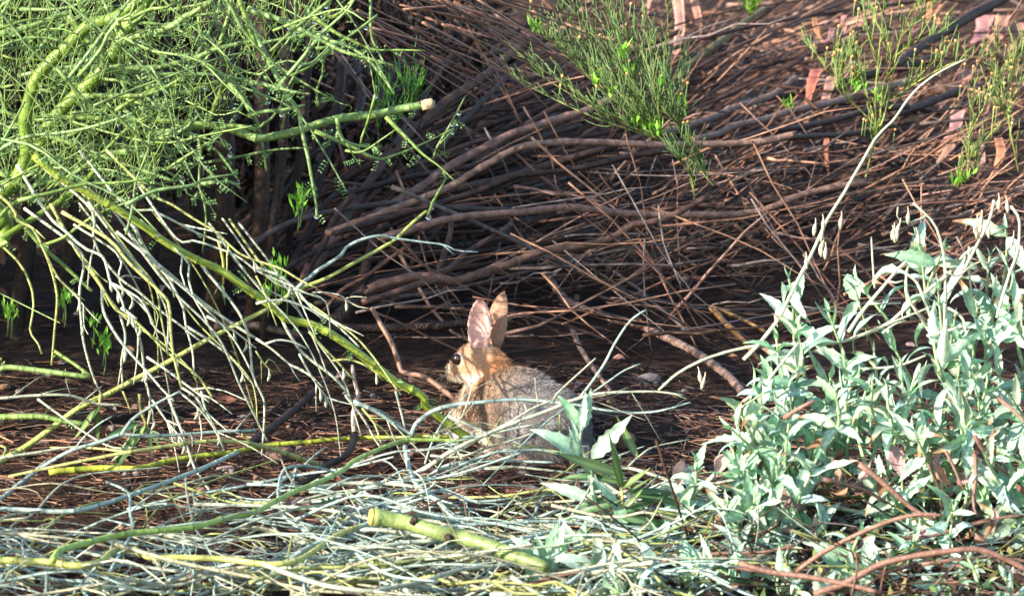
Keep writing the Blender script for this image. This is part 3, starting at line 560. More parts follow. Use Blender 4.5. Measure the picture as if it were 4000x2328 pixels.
LONG = [  # larger traced branches: label, list of (spec, z0, z1 or depth), width, colour
 ('long pale green branch crossing under the drooping twigs towards the brown shrub', [('Y', 'c0 -60,530 150,420 350,280 550,130 750,30 | b0 750,1460 950,1350 1200,1220 1500,1050 1700,950 1834,880 | b1 150,800 300,700 500,620 700,510 900,400 1000,340 1100,240 1225,135', -.10, .15, 46, 22, np.array([.36, .43, .12])),
   ('Y', 'b1 250,730 420,580 600,460 640,400 760,340 900,310 980,330 1200,360 1350,380 1440,420 1590,430', .06, .12, 30, 10, C_BLUE), ('Y', 'b1 1340,380 1420,450', .1, .1, 10, 6, C_BLUE)]),
 ('thick green branch lying along the front of the twig pile', [('G', 'c0 -80,1205 200,1215 380,1225 560,1250 720,1220 800,1150 960,1130 1000,1160 1100,1190 1300,1190 1600,1200 1834,1230 | c1 150,1240 300,1210 420,1140 560,1040 700,980 830,940', .10, .09, 54, 36, np.array([.38, .42, .12]))]),
 ('smooth green curved branch rising from the front branch to a pale tip', [('G', 'c0 380,1210 400,1170 450,1130 600,1090 850,1030 1100,1000 1400,970 1650,900 1834,860 | c1 150,780 300,710 500,630 630,560 700,500 850,430 1000,370 1100,350 1300,350 1480,360', .13, .10, 48, 30, np.array([.26, .40, .09]))]),
 ('yellow green branch lying flat on the shaded soil', [('G', 'c0 350,580 700,550 1000,550 1200,500 1450,460 1700,430 1834,400 | c1 150,380 400,360 600,340 850,330 1100,330 1180,320 1400,325', .03, .05, 48, 26, np.array([.30, .36, .04]))]),
 ('bluish forked branch lying slantwise over the soil', [('Y', 'c0 -40,810 250,580 500,430 700,370 870,310 1000,320 1300,310 1550,290 1834,280', -.32, -.22, 36, 22, C_BLUE), ('Y', 'c0 870,310 950,200 1100,100 1290,0', -.29, -.27, 26, 16, C_BLUE), ('Y', 'c0 540,410 600,330 700,240 800,180', -.3, -.3, 14, 10, C_BLUE)]),
 ('straight bluish branch with a bright tip below the hanging leaves', [('G', 'c0 1700,435 1500,530 1250,630 1000,720 700,820 480,860 200,850 -40,840', .10, .06, 32, 36, C_BLUE)]),
 ('pale arched twig bending in front of the rabbit', [('Y', 'c1 1110,330 1120,290 1150,230 1250,150 1400,100 1600,80 1834,60 | c2 150,65 300,80 480,100 700,140 1000,150 1280,80', -.20, -.24, 34, 12, C_BLUE*1.1)]),
 ('pale forked branch running under the rabbit towards the leafy shrub', [('Y', 'c1 980,680 1030,640 1200,560 1400,430 1600,330 1834,230 | c2 200,160 350,100 450,60 600,20 800,5 1050,5 1230,30', -.26, -.28, 42, 14, C_PALE), ('Y', 'c2 430,70 | b2 490,1467 650,1250 740,1080 850,920 960,845', -.27, -.25, 24, 14, C_BLUE), ('Y', 'c2 300,60 | b2 300,1467 400,1370 500,1280 600,1190', -.24, -.24, 16, 12, C_PALE), ('Y', 'c2 480,60 | b2 530,1467 700,1350 800,1280 920,1230', -.27, -.25, 16, 10, C_BLUE),
   ('Y', 'b2 190,1530 170,1400 165,1330', -.24, -.24, 12, 10, C_PALE), ('Y', 'c2 90,90 120,190', -.24, -.24, 12, 8, C_PALE), ('Y', 'c2 340,150 345,270 325,390', -.24, -.24, 16, 14, C_YG), ('Y', 'c2 0,480 60,400 200,260 380,120', -.3, -.28, 16, 14, C_BLUE)]),
 ('thin blue twig standing at a slant before the rabbit', [('Y', 'c1 1210,520 1260,370 1340,220 1510,20', -.22, -.2, 16, 11, C_BLUE)]),
 ('straight bleached twig lying behind the thick cut log', [('G', 'c1 300,700 500,680 680,660 900,660 1040,670 1200,690', .08, .08, 38, 22, C_PALE*1.1)]),
 ('pale twig running right from the drooping bundle to the arch', [('Y', 'c1 700,70 870,150 1000,240 1130,320', -.22, -.2, 30, 26, C_BLUE), ('Y', 'c1 1000,0 1040,150 1070,280', -.2, -.2, 18, 14, C_PALE)]),
 ('pale sinuous twig below the cut log', [('G', 'c1 540,1090 700,1120 900,1110 1100,1080 1290,1070', .09, .09, 42, 30, C_PALE)]),
 ('pale twig curving along the bottom under the cut log', [('G', 'c1 60,1240 300,1330 500,1390 700,1420 850,1430 1000,1400 1200,1360 1350,1310 1500,1270 1834,1240', .11, .08, 38, 28, C_PALE), ('G', 'c1 720,1160 800,1230 950,1310 1100,1340 1300,1360', .1, .1, 26, 16, C_BLUE)]),
 ('green tinged twig lying across the front pile', [('G', 'c1 -40,1370 300,1270 600,1260 1000,1230 1400,1170 1700,1150', .08, .07, 30, 22, C_YG*1.1)]),
 ('pale twig crossing the lit soil beside the drooping tips', [('Y', 'c0 -60,40 0,50 250,30 500,30 700,90 870,95', -.2, -.18, 24, 16, C_PALE), ('Y', 'c0 270,55 400,150 600,290 800,400 980,400', -.2, -.26, 18, 12, C_PALE), ('Y', 'c0 -20,480 250,440 500,400 650,400', -.3, -.26, 24, 14, C_PALE)]),
]
for lab, segs in LONG:
    first = None; objs = []
    for kind, sp, a, b_, w0, w1, c in segs:
        P = stroke(sp, a, b_) if kind == 'Y' else gstroke(sp, a, b_); Yv = float(P[:, 1].mean()); P[:, 2] = np.maximum(P[:, 2], .008)
        objs.append((P, w0, w1, c, Yv))
    t = thing('cut_branch', objs[0][0][0]*np.array([1, 1, 0]), lab, 'branch')
    for i, (P, w0, w1, c, Yv) in enumerate(objs):
        mb = MB(); D = mb.twig(P, wid(w0, Yv), wid(w1, Yv), c, k=9, step=.014, node=.045 if w0 < 40 else .07, dark=.35, rough=.015, rng=rng); mb.build('stem' if i == 0 else 'side_twig', M_TWIG if w0 < 40 else M_GREEN, t)
        if i == 0:
            for q in range(int(rng.integers(2, 5))):
                mb = MB(); shoots(mb, D, wid(w1, Yv)*.9, C_PALE*rng.uniform(.8, 1.05), 1, .05, .16, True); mb.build('side_twig', M_TWIG, t)
for sp, c, w in [('c1 1350,480 1500,400 1700,280 1834,210 | c2 150,120 300,60', C_PALE, 22), ('c1 1380,180 1500,230 1650,300 1800,340 | c2 100,400', C_PALE, 26), ('c1 1480,330 1700,300 1834,270 | c2 150,240 330,230', C_BLUE, 20), ('c1 1300,560 1500,520 1700,440 1834,430 | c2 200,420 420,470', C_BLUE, 26), ('c1 1250,460 1450,470 1700,390 1834,350 | c2 150,300', C_PALE, 18), ('c1 1150,700 1250,600 1400,520 1600,500 1834,500 | c2 300,510', C_BLUE, 30), ('c1 1650,400 1700,280 1760,180', C_YG, 14), ('c2 20,380 200,420 380,450 520,500', C_YG, 40), ('c1 1400,620 1600,560 1834,540 | c2 200,560 500,590', C_PALE, 24), ('c1 1380,300 1440,420 1520,560', C_PALE, 16)]:
    mb = MB(); P = stroke(sp, -.2-rng.uniform(0, .06), -.26); D = mb.twig(P, wid(w, -.2), wid(w*.6, -.2), c, k=7, step=.015, node=.035, rng=rng); shoots(mb, D, wid(w, -.2)*.8, c, 2, .03, .09)
    tag(mb.build('fallen_twig', M_TWIG), 'pale smooth twig crossing just in front of the rabbit body', 'twig', 'twigs crossing before the rabbit')
# thick cut log
log = thing('cut_log', gr(1480, 2060), 'thick green cut log with a sawn orange end lying on the pile', 'log')
P = gstroke('c1 840,900 950,915 1150,960 1300,1010 1450,1040 1650,1100 1834,1170 | c2 80,1200 250,1260', .115, .07); mb = MB()
D = cat(P, 40); R = np.interp(np.linspace(0, 1, 40), [0, .04, .1, .3, .5, .52, .8, 1], [62, 66, 58, 50, 56, 50, 54, 40])/TS*mpp(-.4)*.98*(1+.035*np.sin(np.arange(40)*1.9))
cc = np.array([.19, .27, .085])*rng.uniform(.75, 1.2, (40, 1)); cc[18:20] *= .4; cc[33] *= .5
mb.tube(D, R, cc, 16); mb.build('bark', M_GREEN, log)
ax = (D[0]-D[2]); ax /= np.linalg.norm(ax); mb = MB(); mb.tube(np.array([D[0]+ax*.0005, D[0]+ax*.005, D[0]+ax*.0065]), [R[0]*.98, R[0]*.90, R[0]*.55], np.array([.72, .40, .10]), 16); mb.build('sawn_end', M_CUT, log)
mb = MB(); mb.tube(np.array([D[9]+[0, -R[9]*.8, R[9]*.3], D[9]+[.004, -R[9]*.9, R[9]*.9], D[9]+[.006, -R[9], R[9]*1.25]]), [.006, .0055, .003], C_DARK, 7); mb.build('knot', M_BARK, log)
mb = MB(); mb.tube(np.array([D[17]+[0, -R[17]*.7, 0], D[17]+[.004, -R[17]*1.1, -.003], D[17]+[.006, -R[17]*1.3, -.004]]), [.006, .0055, .003], C_DARK, 7); mb.build('knot', M_BARK, log)

# pile twigs one by one, then the mass beneath them
def pile_twig(mb, x, y, z, k=5):
    p = gr(x, y, z); a = rng.normal(0, .95); Lg = rng.uniform(.18, .6); d = np.array([math.cos(a), math.sin(a), 0]); n = np.array([-d[1], d[0], 0])
    t = np.linspace(-.5, .5, 6)[:, None]; P = p+d*Lg*t+n*Lg*rng.normal(0, .5)*(t*t-.1)+np.array([0, 0, 1])*(rng.normal(0, .13)*Lg*t+rng.uniform(-.6, .15)*Lg*(t*t-.12))+rng.normal(0, .006, (6, 3))
    P[:, 2] = np.maximum(P[:, 2], .006)
    ci = rng.integers(5); c = [C_PALE, C_BLUE, C_BLUE, C_YG, C_PALE*np.array([.9, .8, .7])][ci]*rng.uniform(.8, 1.3); r = rng.choice([.0018, .0026, .0034, .0044], p=[.3, .35, .25, .1])
    D = mb.twig(P, r, r*.55, c, k=k, step=.03, node=.04, dark=.35, rng=rng); shoots(mb, D, r, c, int(rng.integers(2, 7)), .03, .14, True)
    return ('thin' if r < .002 else 'thick' if r > .003 else 'slender'), ['pale grey green', 'bluish grey', 'bluish grey', 'yellow green', 'pale tan'][ci]
def pile_xy():
    while True:
        x, y = rng.uniform(-100, 2750), rng.uniform(1760, 2345)
        lo = 1960 if x < 1000 else 1800
        if rng.random() < .05+.95*np.clip((y-lo)/330, 0, 1)**1.3: return x, y
for i in range(150):
    x, y = pile_xy(); mb = MB(); th_, cn_ = pile_twig(mb, x, y, rng.uniform(.02, .075)); o = mb.build('fallen_twig', M_TWIG)
    tag(o, '%s %s leafless twig lying in the tangled pile on the ground' % (th_, cn_), 'twig', '%s %s loose twigs of the pile' % (th_, cn_))
mb = MB()
for i in range(60):
    x, y = pile_xy(); pile_twig(mb, x, y, rng.uniform(.008, .04), 4)
o = stuff(mb.build('twig_pile', M_TWIG)); tag(o, 'tangled layer of pale green twigs beneath the loose ones', 'twigs')

# fallen dead wood
def dead(lab, segs, name='dead_branch'):
    P0 = segs[0][1]; t = thing(name, P0[0]*np.array([1, 1, 0]), lab, 'branch')
    for i, (nm, P, w0, w1, c, m_) in enumerate(segs):
        Yv = float(P[:, 1].mean()); mb = MB(); mb.twig(P, wid(w0, Yv), wid(w1, Yv), c, k=8, step=.012, rough=.07, rng=rng); mb.build(nm, m_, t)
dead('greyish pink weathered dead branch lying behind the rabbit', [('stem', gstroke('b2 240,590 300,670 370,760 450,810 700,900 900,950 1100,1040 1300,1140 1500,1280 1560,1330 1640,1420', .03), 62, 56, np.array([.30, .20, .165]), M_DRY), ('side_twig', gstroke('b2 430,980 480,1100 560,1230 640,1340 700,1420', .03), 46, 26, np.array([.26, .18, .15]), M_DRY)])
dead('thin grey dead stick crossing the weathered branch', [('stem', gstroke('b2 560,430 640,500 760,590 900,690 1000,780 1130,890 1290,1030', .08, .03), 20, 24, C_GREY*1.3, M_DRY)])
dead('forked orange brown stick propped beside the leafy shrub', [('stem', gstroke('b2 1430,830 1550,960 1680,1090 1810,1270', .07, .01), 44, 30, np.array([.34, .18, .06]), M_DRY), ('side_twig', gstroke('b2 1440,830 1650,910 1834,1010', .07, .03), 34, 24, np.array([.3, .17, .07]), M_DRY)])
dead('bent brown dead twig arching down to the rabbit chest', [('stem', stroke('b1 830,830 850,870 900,960 970,1080 1020,1220 1050,1290 1200,1320 1320,1400 1420,1480', .25, .12), 34, 40, np.array([.20, .12, .085]), M_DRY)])
dead('dark slanting dead branch on the shaded soil left of the green leaning branch', [('stem', gstroke('b1 560,1300 470,1380 | c1 300,110 100,270 -60,390', .04, .02), 44, 66, C_DARK*1.5, M_BARK), ('side_twig', gstroke('c1 200,60 80,170 -40,260', .03), 24, 20, C_DARK*1.5, M_BARK)])
dead('bleached upright stick with a black foot', [('stem', stroke('b1 690,1240 700,1330 735,1467 | c1 715,60 700,180 705,290', .0, -.06), 24, 44, np.array([.42, .34, .30]), M_DRY), ('black_foot', gstroke('c1 705,300 690,380 640,460 500,540 380,630 200,740 60,830', .05, .02), 60, 40, np.array([.012, .010, .012]), M_BARK)])  # lower segment runs along the ground in near-black
dead('thin red brown stem lying over the pile beside the cut log', [('stem', gstroke('c1 1080,890 1250,810 1450,720 1650,660 1834,620 | c2 120,580', .10, .06), 18, 14, np.array([.26, .08, .04]), M_DRY)])
dead('upright reddish brown stalk at the front of the pile', [('stem', stroke('c1 1575,1500 1565,1350 1560,1200 1600,1000 1610,900', -.72, -.70), 24, 10, np.array([.30, .15, .10]), M_DRY), ('side_twig', stroke('c1 1625,1290 1700,1130 1740,820', -.71, -.7), 10, 7, np.array([.35, .26, .18]), M_DRY), ('side_twig', stroke('c1 1560,1150 1500,850 1470,650 1430,530 1330,420', -.71, -.66), 9, 5, np.array([.20, .11, .07]), M_DRY)])
dead('flat dark log in the shade under the brown shrub', [('stem', gstroke('b1 -300,960 0,960 120,985 330,1020', .03), 70, 46, np.array([.09, .07, .065]), M_BARK)])

# ------------------------------------------------------------------ leaves
rng = np.random.default_rng(37)
def leaf_mesh(name, m_, Lr, Wr, droop_, fold, teeth, col, n=11, under=None, shape=.75, vein=1.3, wave=0.0, tip=None):
    """unit leaf along +X, normal +Z; real thickness comes from two skins welded at the margin"""
    t = np.linspace(0, 1, n); w = Wr*.5*np.sin(math.pi*np.clip(t, 0, 1)**shape)**.85*(1-.25*t); w[0] = Wr*.05; w[-1] = 0.004
    if teeth: w *= 1+teeth*np.where(np.arange(n) % 2 == 0, 1, -1)*np.where((t > .15) & (t < .9), 1, 0)
    a = droop_*t*t; xs = np.concatenate([[0], np.cumsum(np.cos(a[1:])/(n-1))]); zs = -np.concatenate([[0], np.cumsum(np.sin(a[1:])/(n-1))])
    V, C = [], []
    for i in range(n):
        for j, u in enumerate((-1, -.5, 0, .5, 1)):
            V.append((xs[i]*Lr, u*w[i]*Lr, zs[i]*Lr+(abs(u)**1.3*fold*w[i]+wave*math.sin(9*t[i]+2*u)*w[i])*Lr)); C.append((np.array(col)*(vein if j == 2 else 1)) if tip is None or t[i] < .80-.12*abs(u) else np.array(tip))
    V = np.array(V); F = []
    for i in range(n-1):
        for j in range(4):
            q = i*5+j; F.append((q, q+5, q+6, q+1))
    V2 = V.copy(); V2[:, 2] -= .0018*Lr*np.array([.2, 1, 1.6, 1, .2]*n)
    F2 = [tuple(x+len(V) for x in f[::-1]) for f in F]
    C2 = [c*1.12 for c in C] if under is None else [np.array(under)]*len(V)
    mb = MB(); mb.add(np.vstack([V, V2]), np.array(F+F2), np.array(C+C2)); me = mb.mesh(name); me.materials.append(m_); return me
SL = [leaf_mesh('leaf', M_LEAF, 1, w, d, f, te, c, 12, wave=wv, tip=(np.array([.33, .22, .12]) if k_ in (6, 8) else None)) for k_, (w, d, f, te, c, wv) in enumerate([
    
    (.25, .5, .35, .09, C_SILV, .1), (.29, 1.1, .3, .09, C_SILV*np.array([.9, 1, .95]), .15), (.22, -.4, .5, .06, C_SILV*np.array([1.1, 1.05, 1.0]), .1), (.26, 1.7, .25, .1, C_SILV*np.array([.95, 1.02, 1.1]), .2), (.32, .8, .2, .12, C_SILV*np.array([.8, .98, .75]), .12), (.20, 2.1, .5, .07, C_SILV, .1),
    (.24, 1.3, .4, .1, C_SILV*np.array([1, .98, .85]), .35), (.27, 2.6, .6, .1, C_SILV*1.1, .3), (.22, .9, .7, .08, C_SILV*np.array([1.0, .95, .8]), .4), (.28, .2, .3, .14, C_SILV*np.array([1.15, 1.1, 1.08]), .25)])]
OL = [leaf_mesh('leaf', M_GLOSSLEAF, 1, w, d, .25, 0, c, 9, vein=1.9, under=np.array([.16, .26, .14])) for w, d, c in [(.17, .4, np.array([.055, .125, .05])), (.15, .9, np.array([.075, .155, .06])), (.19, -.2, np.array([.13, .21, .075]))]]
DL = [leaf_mesh('dry_leaf', M_DEAD, 1, w, d, f, 0, c, 8, wave=.3) for w, d, f, c in [(.42, .9, .5, np.array([.40, .24, .19])), (.3, 1.6, .7, np.array([.34, .18, .12])), (.5, .4, .3, np.array([.48, .34, .32])), (.36, -.9, .4, np.array([.28, .14, .09]))]]
def place(name, me, o, d, nrm, L, parent=None):
    d = Vector(d).normalized(); nn = Vector(nrm); s = nn.cross(d)
    if s.length < 1e-4: s = Vector((0, 1, 0)).cross(d)
    s.normalize(); nn = d.cross(s)
    Mx = Matrix((d, s, nn)).transposed().to_4x4(); Mx.translation = Vector(o)
    ob = bpy.data.objects.new(name, me); COL.objects.link(ob)
    M4 = Mx @ Matrix.Diagonal((L, L, L, 1))
    if parent is not None:
        ob.parent = parent; ob.matrix_parent_inverse = Matrix.Identity(4)
        M4 = Matrix.Translation(-Vector(PLOC.get(parent.name, (0, 0, 0)))) @ M4
    ob.matrix_basis = M4
    return ob

# ------------------------------------------------------------------ silver leaved shrub on the right
def sprig(shrub, tip, base, Y, size=1.0, pairs=4, col=C_PALE*np.array([.8, 1, .7]), lean=0.0, r=.0022, big=1.0):
    e = at(*tip, Y); s = at(*base, Y+rng.uniform(-.03, .12))
    s[2] = max(s[2], .01)
    P = np.array([s, s*.55+e*.45+rng.normal(0, .012, 3), e]); mb = MB(); D = mb.twig(P, r*1.5, r*.8, col, k=6, step=.02, node=.04, dark=.7, rng=rng); st = mb.build('stem', M_TWIG, shrub)
    L = arclen(D); ax = D[-1]-D[-4]; ax /= np.linalg.norm(ax); th = rng.uniform(0, 3.14)
    for q in range(pairs):
        fr = q/max(1, pairs-1)                      # 0 at the tip
        o = along(D, np.array([max(L[-1]-.004-.022*q**1.25*size, .2*L[-1])]), L)[0]
        Lf = size*(.022+.045*min(1, fr*1.5)**.8)*rng.uniform(.85, 1.2)*big; op = .25+1.0*fr
        for sg in (0, math.pi):
            if q > 2 and rng.random() < .15: continue
            a = th+q*1.57+sg+rng.normal(0, .2); h = np.cross(ax, [math.cos(a), math.sin(a), .3]); h /= np.linalg.norm(h)
            d = ax*math.cos(op)+h*math.sin(op)+np.array([0, 0, -.12*fr]); nrm = ax*1.0-h*.6+rng.normal(0, .25, 3)
            k = rng.integers(len(SL)) if fr > .3 else rng.choice([0, 2, 4])
            place('leaf', SL[k], o, d, nrm, Lf, st)
    return st
def T(t, x, y): return (TX[t[1]]+x/TS, TY[t[0]]+y/TS)
ss = thing('silver_leaf_shrub', gr(3650, 2300), 'bushy shrub with silvery green toothed leaves and bare white stems', 'shrub')
# bare pale stems
for s in ['b2 1050,1420 1200,1290 1400,1190 1600,1130 1760,1100 1834,1105 | b3 120,1095 300,1090 480,1080 600,1050 850,950 1000,820 1150,700 1300,580 1400,460 1480,400;20;30', 'b2 1660,1200 1760,1100 | b3 0,1010 80,900 200,660 300,470 370,320 430,190 550,0 | a3 580,1320 680,1150 780,980 900,860 1020,690 1150,570 1280,490 1420,425;30;12',
          'b3 580,1000 680,850 850,650 930,550 990,500;30;18', 'b3 740,320 750,500 765,690;10;16', 'b3 1040,80 1130,160 1200,240 1250,400 1270,550 1270,800 1265,1000;14;26', 'b3 990,560 1000,740 1080,880 1160,1000;16;24', 'b3 700,1020 780,980 1000,890 1200,810;20;14', 'b3 540,1270 800,1260 950,1240 1130,1170;20;14', 'b3 860,640 920,650 970,635;16;10', 'b3 730,800 850,800 950,795;20;12',
          'b3 930,550 1060,640 1130,800 1180,950 1220,1060;18;22', 'b3 1620,60 1600,160 1550,280 1450,470 1380,600 1290,720;22;24', 'b3 1740,100 1800,200 1790,420 1740,560 1690,720 1640,900;18;22', 'b3 1440,390 1440,560 1460,740;14;16', 'b3 1260,560 1360,600 1500,500 1600,520;16;10', 'b3 1290,830 1390,900 1420,1050 1400,1250;18;20', 'b3 820,1010 900,950 990,920;16;10', 'b3 930,110 930,190 1000,220 1100,190 1140,160;10;18',
          'b2 1834,1350 1750,1430 1660,1500;30;22', 'c2 1340,700 1450,600 1580,480 1700,380;34;30', 'c2 1080,680 1250,620 1380,540;24;18', 'b3 0,1350 120,1200 220,1080;22;16', 'c3 220,300 330,170 420,60;24;20', 'c3 770,360 830,250 900,170;22;14', 'c3 1550,380 1650,290 1720,230;20;16', 'b3 1140,1030 1260,1000 1400,960;22;16']:
    sp, w0, w1 = s.split(';'); Yb = -.36 if ' 120,1095' in sp or 'a3 580' in sp else rng.uniform(-.55, -.35); mb = MB(); P = stroke(sp, Yb, Yb+rng.uniform(-.04, .04)); P[:, 2] = np.maximum(P[:, 2], .02)
    mb.twig(P, wid(float(w0), Yb), wid(float(w1), Yb), C_PALE*np.array([1.25, 1.2, 1.15]), k=8, step=.02, node=.05, dark=.6, rng=rng); mb.build('bare_stem', M_TWIG, ss)
# hanging dry flower buds
for t_, pts in [('b3', [(390, 230), (390, 300), (400, 390), (380, 410), (525, 210), (340, 260), (410, 430), (905, 290), (930, 300), (950, 260), (890, 310), (1060, 330), (1500, 240), (1540, 260), (1490, 280), (1570, 280), (1530, 200), (1760, 350), (1740, 400), (1400, 560), (270, 500), (1000, 180), (1650, 80), (1700, 100)]), ('b2', [(1330, 1320), (1385, 1360)])]:
    for (x, y) in pts:
        X, Yp = T(t_, x, y); o = at(X, Yp, -.42); mb = MB(); e = np.array([rng.normal(0, .004), 0, 0])
        mb.tube(cat([o+[0, 0, .016], o+[.001, 0, .008]+e*.3, o+e*.6, o+e-[0, 0, .012]], 7), [.0006, .0007, .001, .0022, .0032, .003, .0012], np.array([.62, .55, .40]), 6); mb.build('dry_bud', M_TWIG, ss)
def Ydep(py): return min(-.30-.5*max(0, (py-1000))/1328, float(gr(2000, py)[1])-.10)
CL = {'b3': [(180, 740), (150, 620), (430, 860), (620, 690), (640, 640), (1100, 460), (1060, 330), (1590, 460), (1700, 260), (1500, 830), (1760, 950), (1250, 1180), (1180, 990), (760, 1150), (650, 1300), (450, 1320), (200, 960), (60, 1050), (100, 1300), (850, 1380), (1400, 1050), (1650, 1200), (1750, 640), (1780, 480), (1330, 1380), (1050, 1330), (1550, 1000), (1620, 700), (540, 1180), (1820, 800), (1450, 1280), (1480, 760), (1700, 820), (1340, 900), (250, 1200), (950, 1250), (1800, 1300), (1570, 1350), (1250, 420), (1220, 700), (870, 1050)],
      'c3': [(330, 300), (350, 480), (200, 600), (1080, 330), (420, 20), (850, 60), (1350, 80), (1700, 260), (960, 520), (1640, 690), (1780, 950), (120, 130), (230, 740), (40, 300), (640, 150), (1180, 180), (1500, 30), (1300, 420), (180, 920), (1800, 560), (60, 520), (1560, 480), (1420, 640), (700, 0), (1000, 60), (30, 760), (1750, 60), (500, 160), (1000, 980), (1350, 800), (100, 1120), (1700, 1330)],
      'c2': [(1560, 260), (1580, 420), (1540, 800), (1400, 1180), (720, 1080), (1020, 1060), (1640, 580), (1760, 180), (900, 1280), (1800, 480), (1480, 1250), (1740, 760), (1250, 1380), (700, 1400), (1800, 1000), (1640, 1020), (1780, 20), (1150, 900), (1700, 1250), (600, 1250)],
      'b2': [(1834, 1330), (1800, 1440)]}
for t_ in CL:
    for (x, y) in CL[t_]:
        X, Yp = T(t_, x, y); sprig(ss, (X, Yp), (X+rng.normal(25, 60), Yp+rng.uniform(180, 330)), min(Ydep(Yp), float(gr(2000, Yp)[1])-.22)+rng.uniform(-.08, .08), rng.uniform(.9, 1.3), int(rng.integers(2, 4)) if (t_ == 'b3' and y < 800) else int(rng.integers(3, 6)), big=1.12)
for i in range(46):
    X, Yp = rng.uniform(2650, 4000), rng.uniform(1450, 2300)
    if Yp < 1500+(4000-X)*.28 - 200: continue
    sprig(ss, (X, Yp), (X+rng.normal(25, 60), Yp+rng.uniform(120, 280)), min(Ydep(Yp), float(gr(2000, Yp)[1])-.22)+rng.uniform(-.12, .1), rng.uniform(.75, 1.15), int(rng.integers(3, 6)), big=1.05)
# drying leaves and brown woody stems low in the shrub
for i in range(60):
    X, Yp = rng.uniform(2650, 4000), rng.uniform(1700, 2320); o = at(X, Yp, Ydep(Yp)); place('dry_leaf', DL[rng.integers(4)], o, np.array([rng.normal(0, .5), rng.normal(0, .5), -1]), rng.normal(size=3), rng.uniform(.03, .06), ss)
for s in ['c3 -200,1230 0,1290 300,1330 560,1380 800,1440;60', 'c3 200,1290 400,1150 650,1020 900,920 1100,880 1250,890;50', 'c3 400,630 600,680 720,720 850,800;44', 'c3 650,520 760,600 900,720 1050,850 1200,920;56', 'c3 330,1450 560,1370 800,1240 1050,1180 1250,1150 1500,1130 1700,1200 1900,1300;70', 'c3 1100,1240 1400,1200 1700,1190 1900,1230;40', 'c2 -40,1440 100,1390 300,1330 500,1290 700,1290;44', 'c2 1000,1240 1250,1190 1500,1160 1800,1150 | c3 200,1100;40', 'c3 1480,320 1550,430 1650,540 1834,680;44', 'c3 1250,380 1320,520 1400,700;36',
          'c3 1480,450 1490,600 1470,800 1500,900;40', 'c3 900,1050 1150,1040 1400,970 1700,900 1834,890;36', 'c3 120,190 230,120 330,70;50', 'c3 1650,50 1750,130 1850,230;40', 'c3 -100,1020 40,980 100,860 150,760;26', 'c3 1150,530 1220,680 1250,900;26', 'c2 1450,1240 1650,1270 1834,1300;46', 'c3 600,1467 640,1250 620,1150;24', 'c3 800,1467 830,1300 880,1150;22', 'c3 1200,1380 1320,1260 1430,1160;26']:
    sp, w = s.split(';'); P0 = px(sp); Yb = min(Ydep(P0[:, 1].mean()), float(gr(2000, P0[:, 1].max())[1])-.12)-rng.uniform(.0, .12); mb = MB(); P = stroke(sp, Yb, Yb+rng.uniform(-.08, .08)); P[:, 2] = np.maximum(P[:, 2], .012)
    mb.twig(P, wid(float(w), Yb)*.8, wid(float(w)*.7, Yb)*.8, np.array([.15, .085, .065])*rng.uniform(.7, 1.6), k=8, step=.015, rough=.06, rng=rng); mb.build('woody_stem', M_DRY, ss)
mb = MB()
for i in range(420):
    X, Yp = rng.uniform(2300, 4050), rng.uniform(1880, 2345); o = gr(X, Yp, rng.uniform(.01, .05)); a = rng.uniform(0, 6.28); Lq = rng.uniform(.04, .2); d = np.array([math.cos(a), math.sin(a), rng.normal(0, .35)])
    c = [C_BROWN, C_BROWN*.7, C_RED*.8, C_YG*.7, C_GREY, C_BLUE*.7][rng.integers(6)]*rng.uniform(.6, 1.2); P = np.array([o, o+d*Lq*.5+rng.normal(0, .006, 3), o+d*Lq]); P[:, 2] = np.maximum(P[:, 2], .005)
    mb.tube(cat(P, 5), rng.choice([.0008, .0014, .002]), c, 4)
for i in range(600):
    X, Yp = rng.uniform(2400, 4050), rng.uniform(1850, 2345); o = gr(X, Yp, rng.uniform(.01, .06)); mb.leafquad(o, rng.normal(size=3), rng.normal(size=3), rng.uniform(.012, .035), rng.uniform(.005, .011), [C_SILV*.7, C_SHOOT*.9, np.array([.25, .24, .10]), C_STRAW*.8][rng.integers(4)]*rng.uniform(.6, 1.2))
o = stuff(mb.build('shrub_litter', M_DEAD)); tag(o, 'matted dead stems and leaf bits under the silvery shrub', 'litter')

# separate silvery sprigs at the shrub's edge
def lone(label, base, leaves, stems, Y):
    t = thing('silver_sprig', at(*base, Y), label, 'plant'); main = None
    for st in stems:
        P = np.array([at(*q, Y) for q in st]); mb = MB(); mb.twig(P, .0032, .0018, C_SILV*np.array([1.1, 1.05, .8]), k=7, step=.015, node=.03, dark=.8, rng=rng); o = mb.build('stem', M_TWIG, t); main = main or o
    for (o_, e_, wv) in leaves:
        a = at(*o_, Y+rng.uniform(-.01, .01)); b_ = at(*e_, Y+rng.uniform(-.03, .02)); d = b_-a; Lf = np.linalg.norm(d)*1.2
        nrm = np.array([0, -1, .35])+np.cross(d/np.linalg.norm(d), [0, 1, 0])*rng.normal(0, .3)
        place('leaf', SL[{1: 1, 3: 3, 5: 7}.get(wv, (4, 9, 0)[len(main.children) % 3])], a, d, nrm, Lf, main)
c2 = lambda x, y: T('c2', x, y)
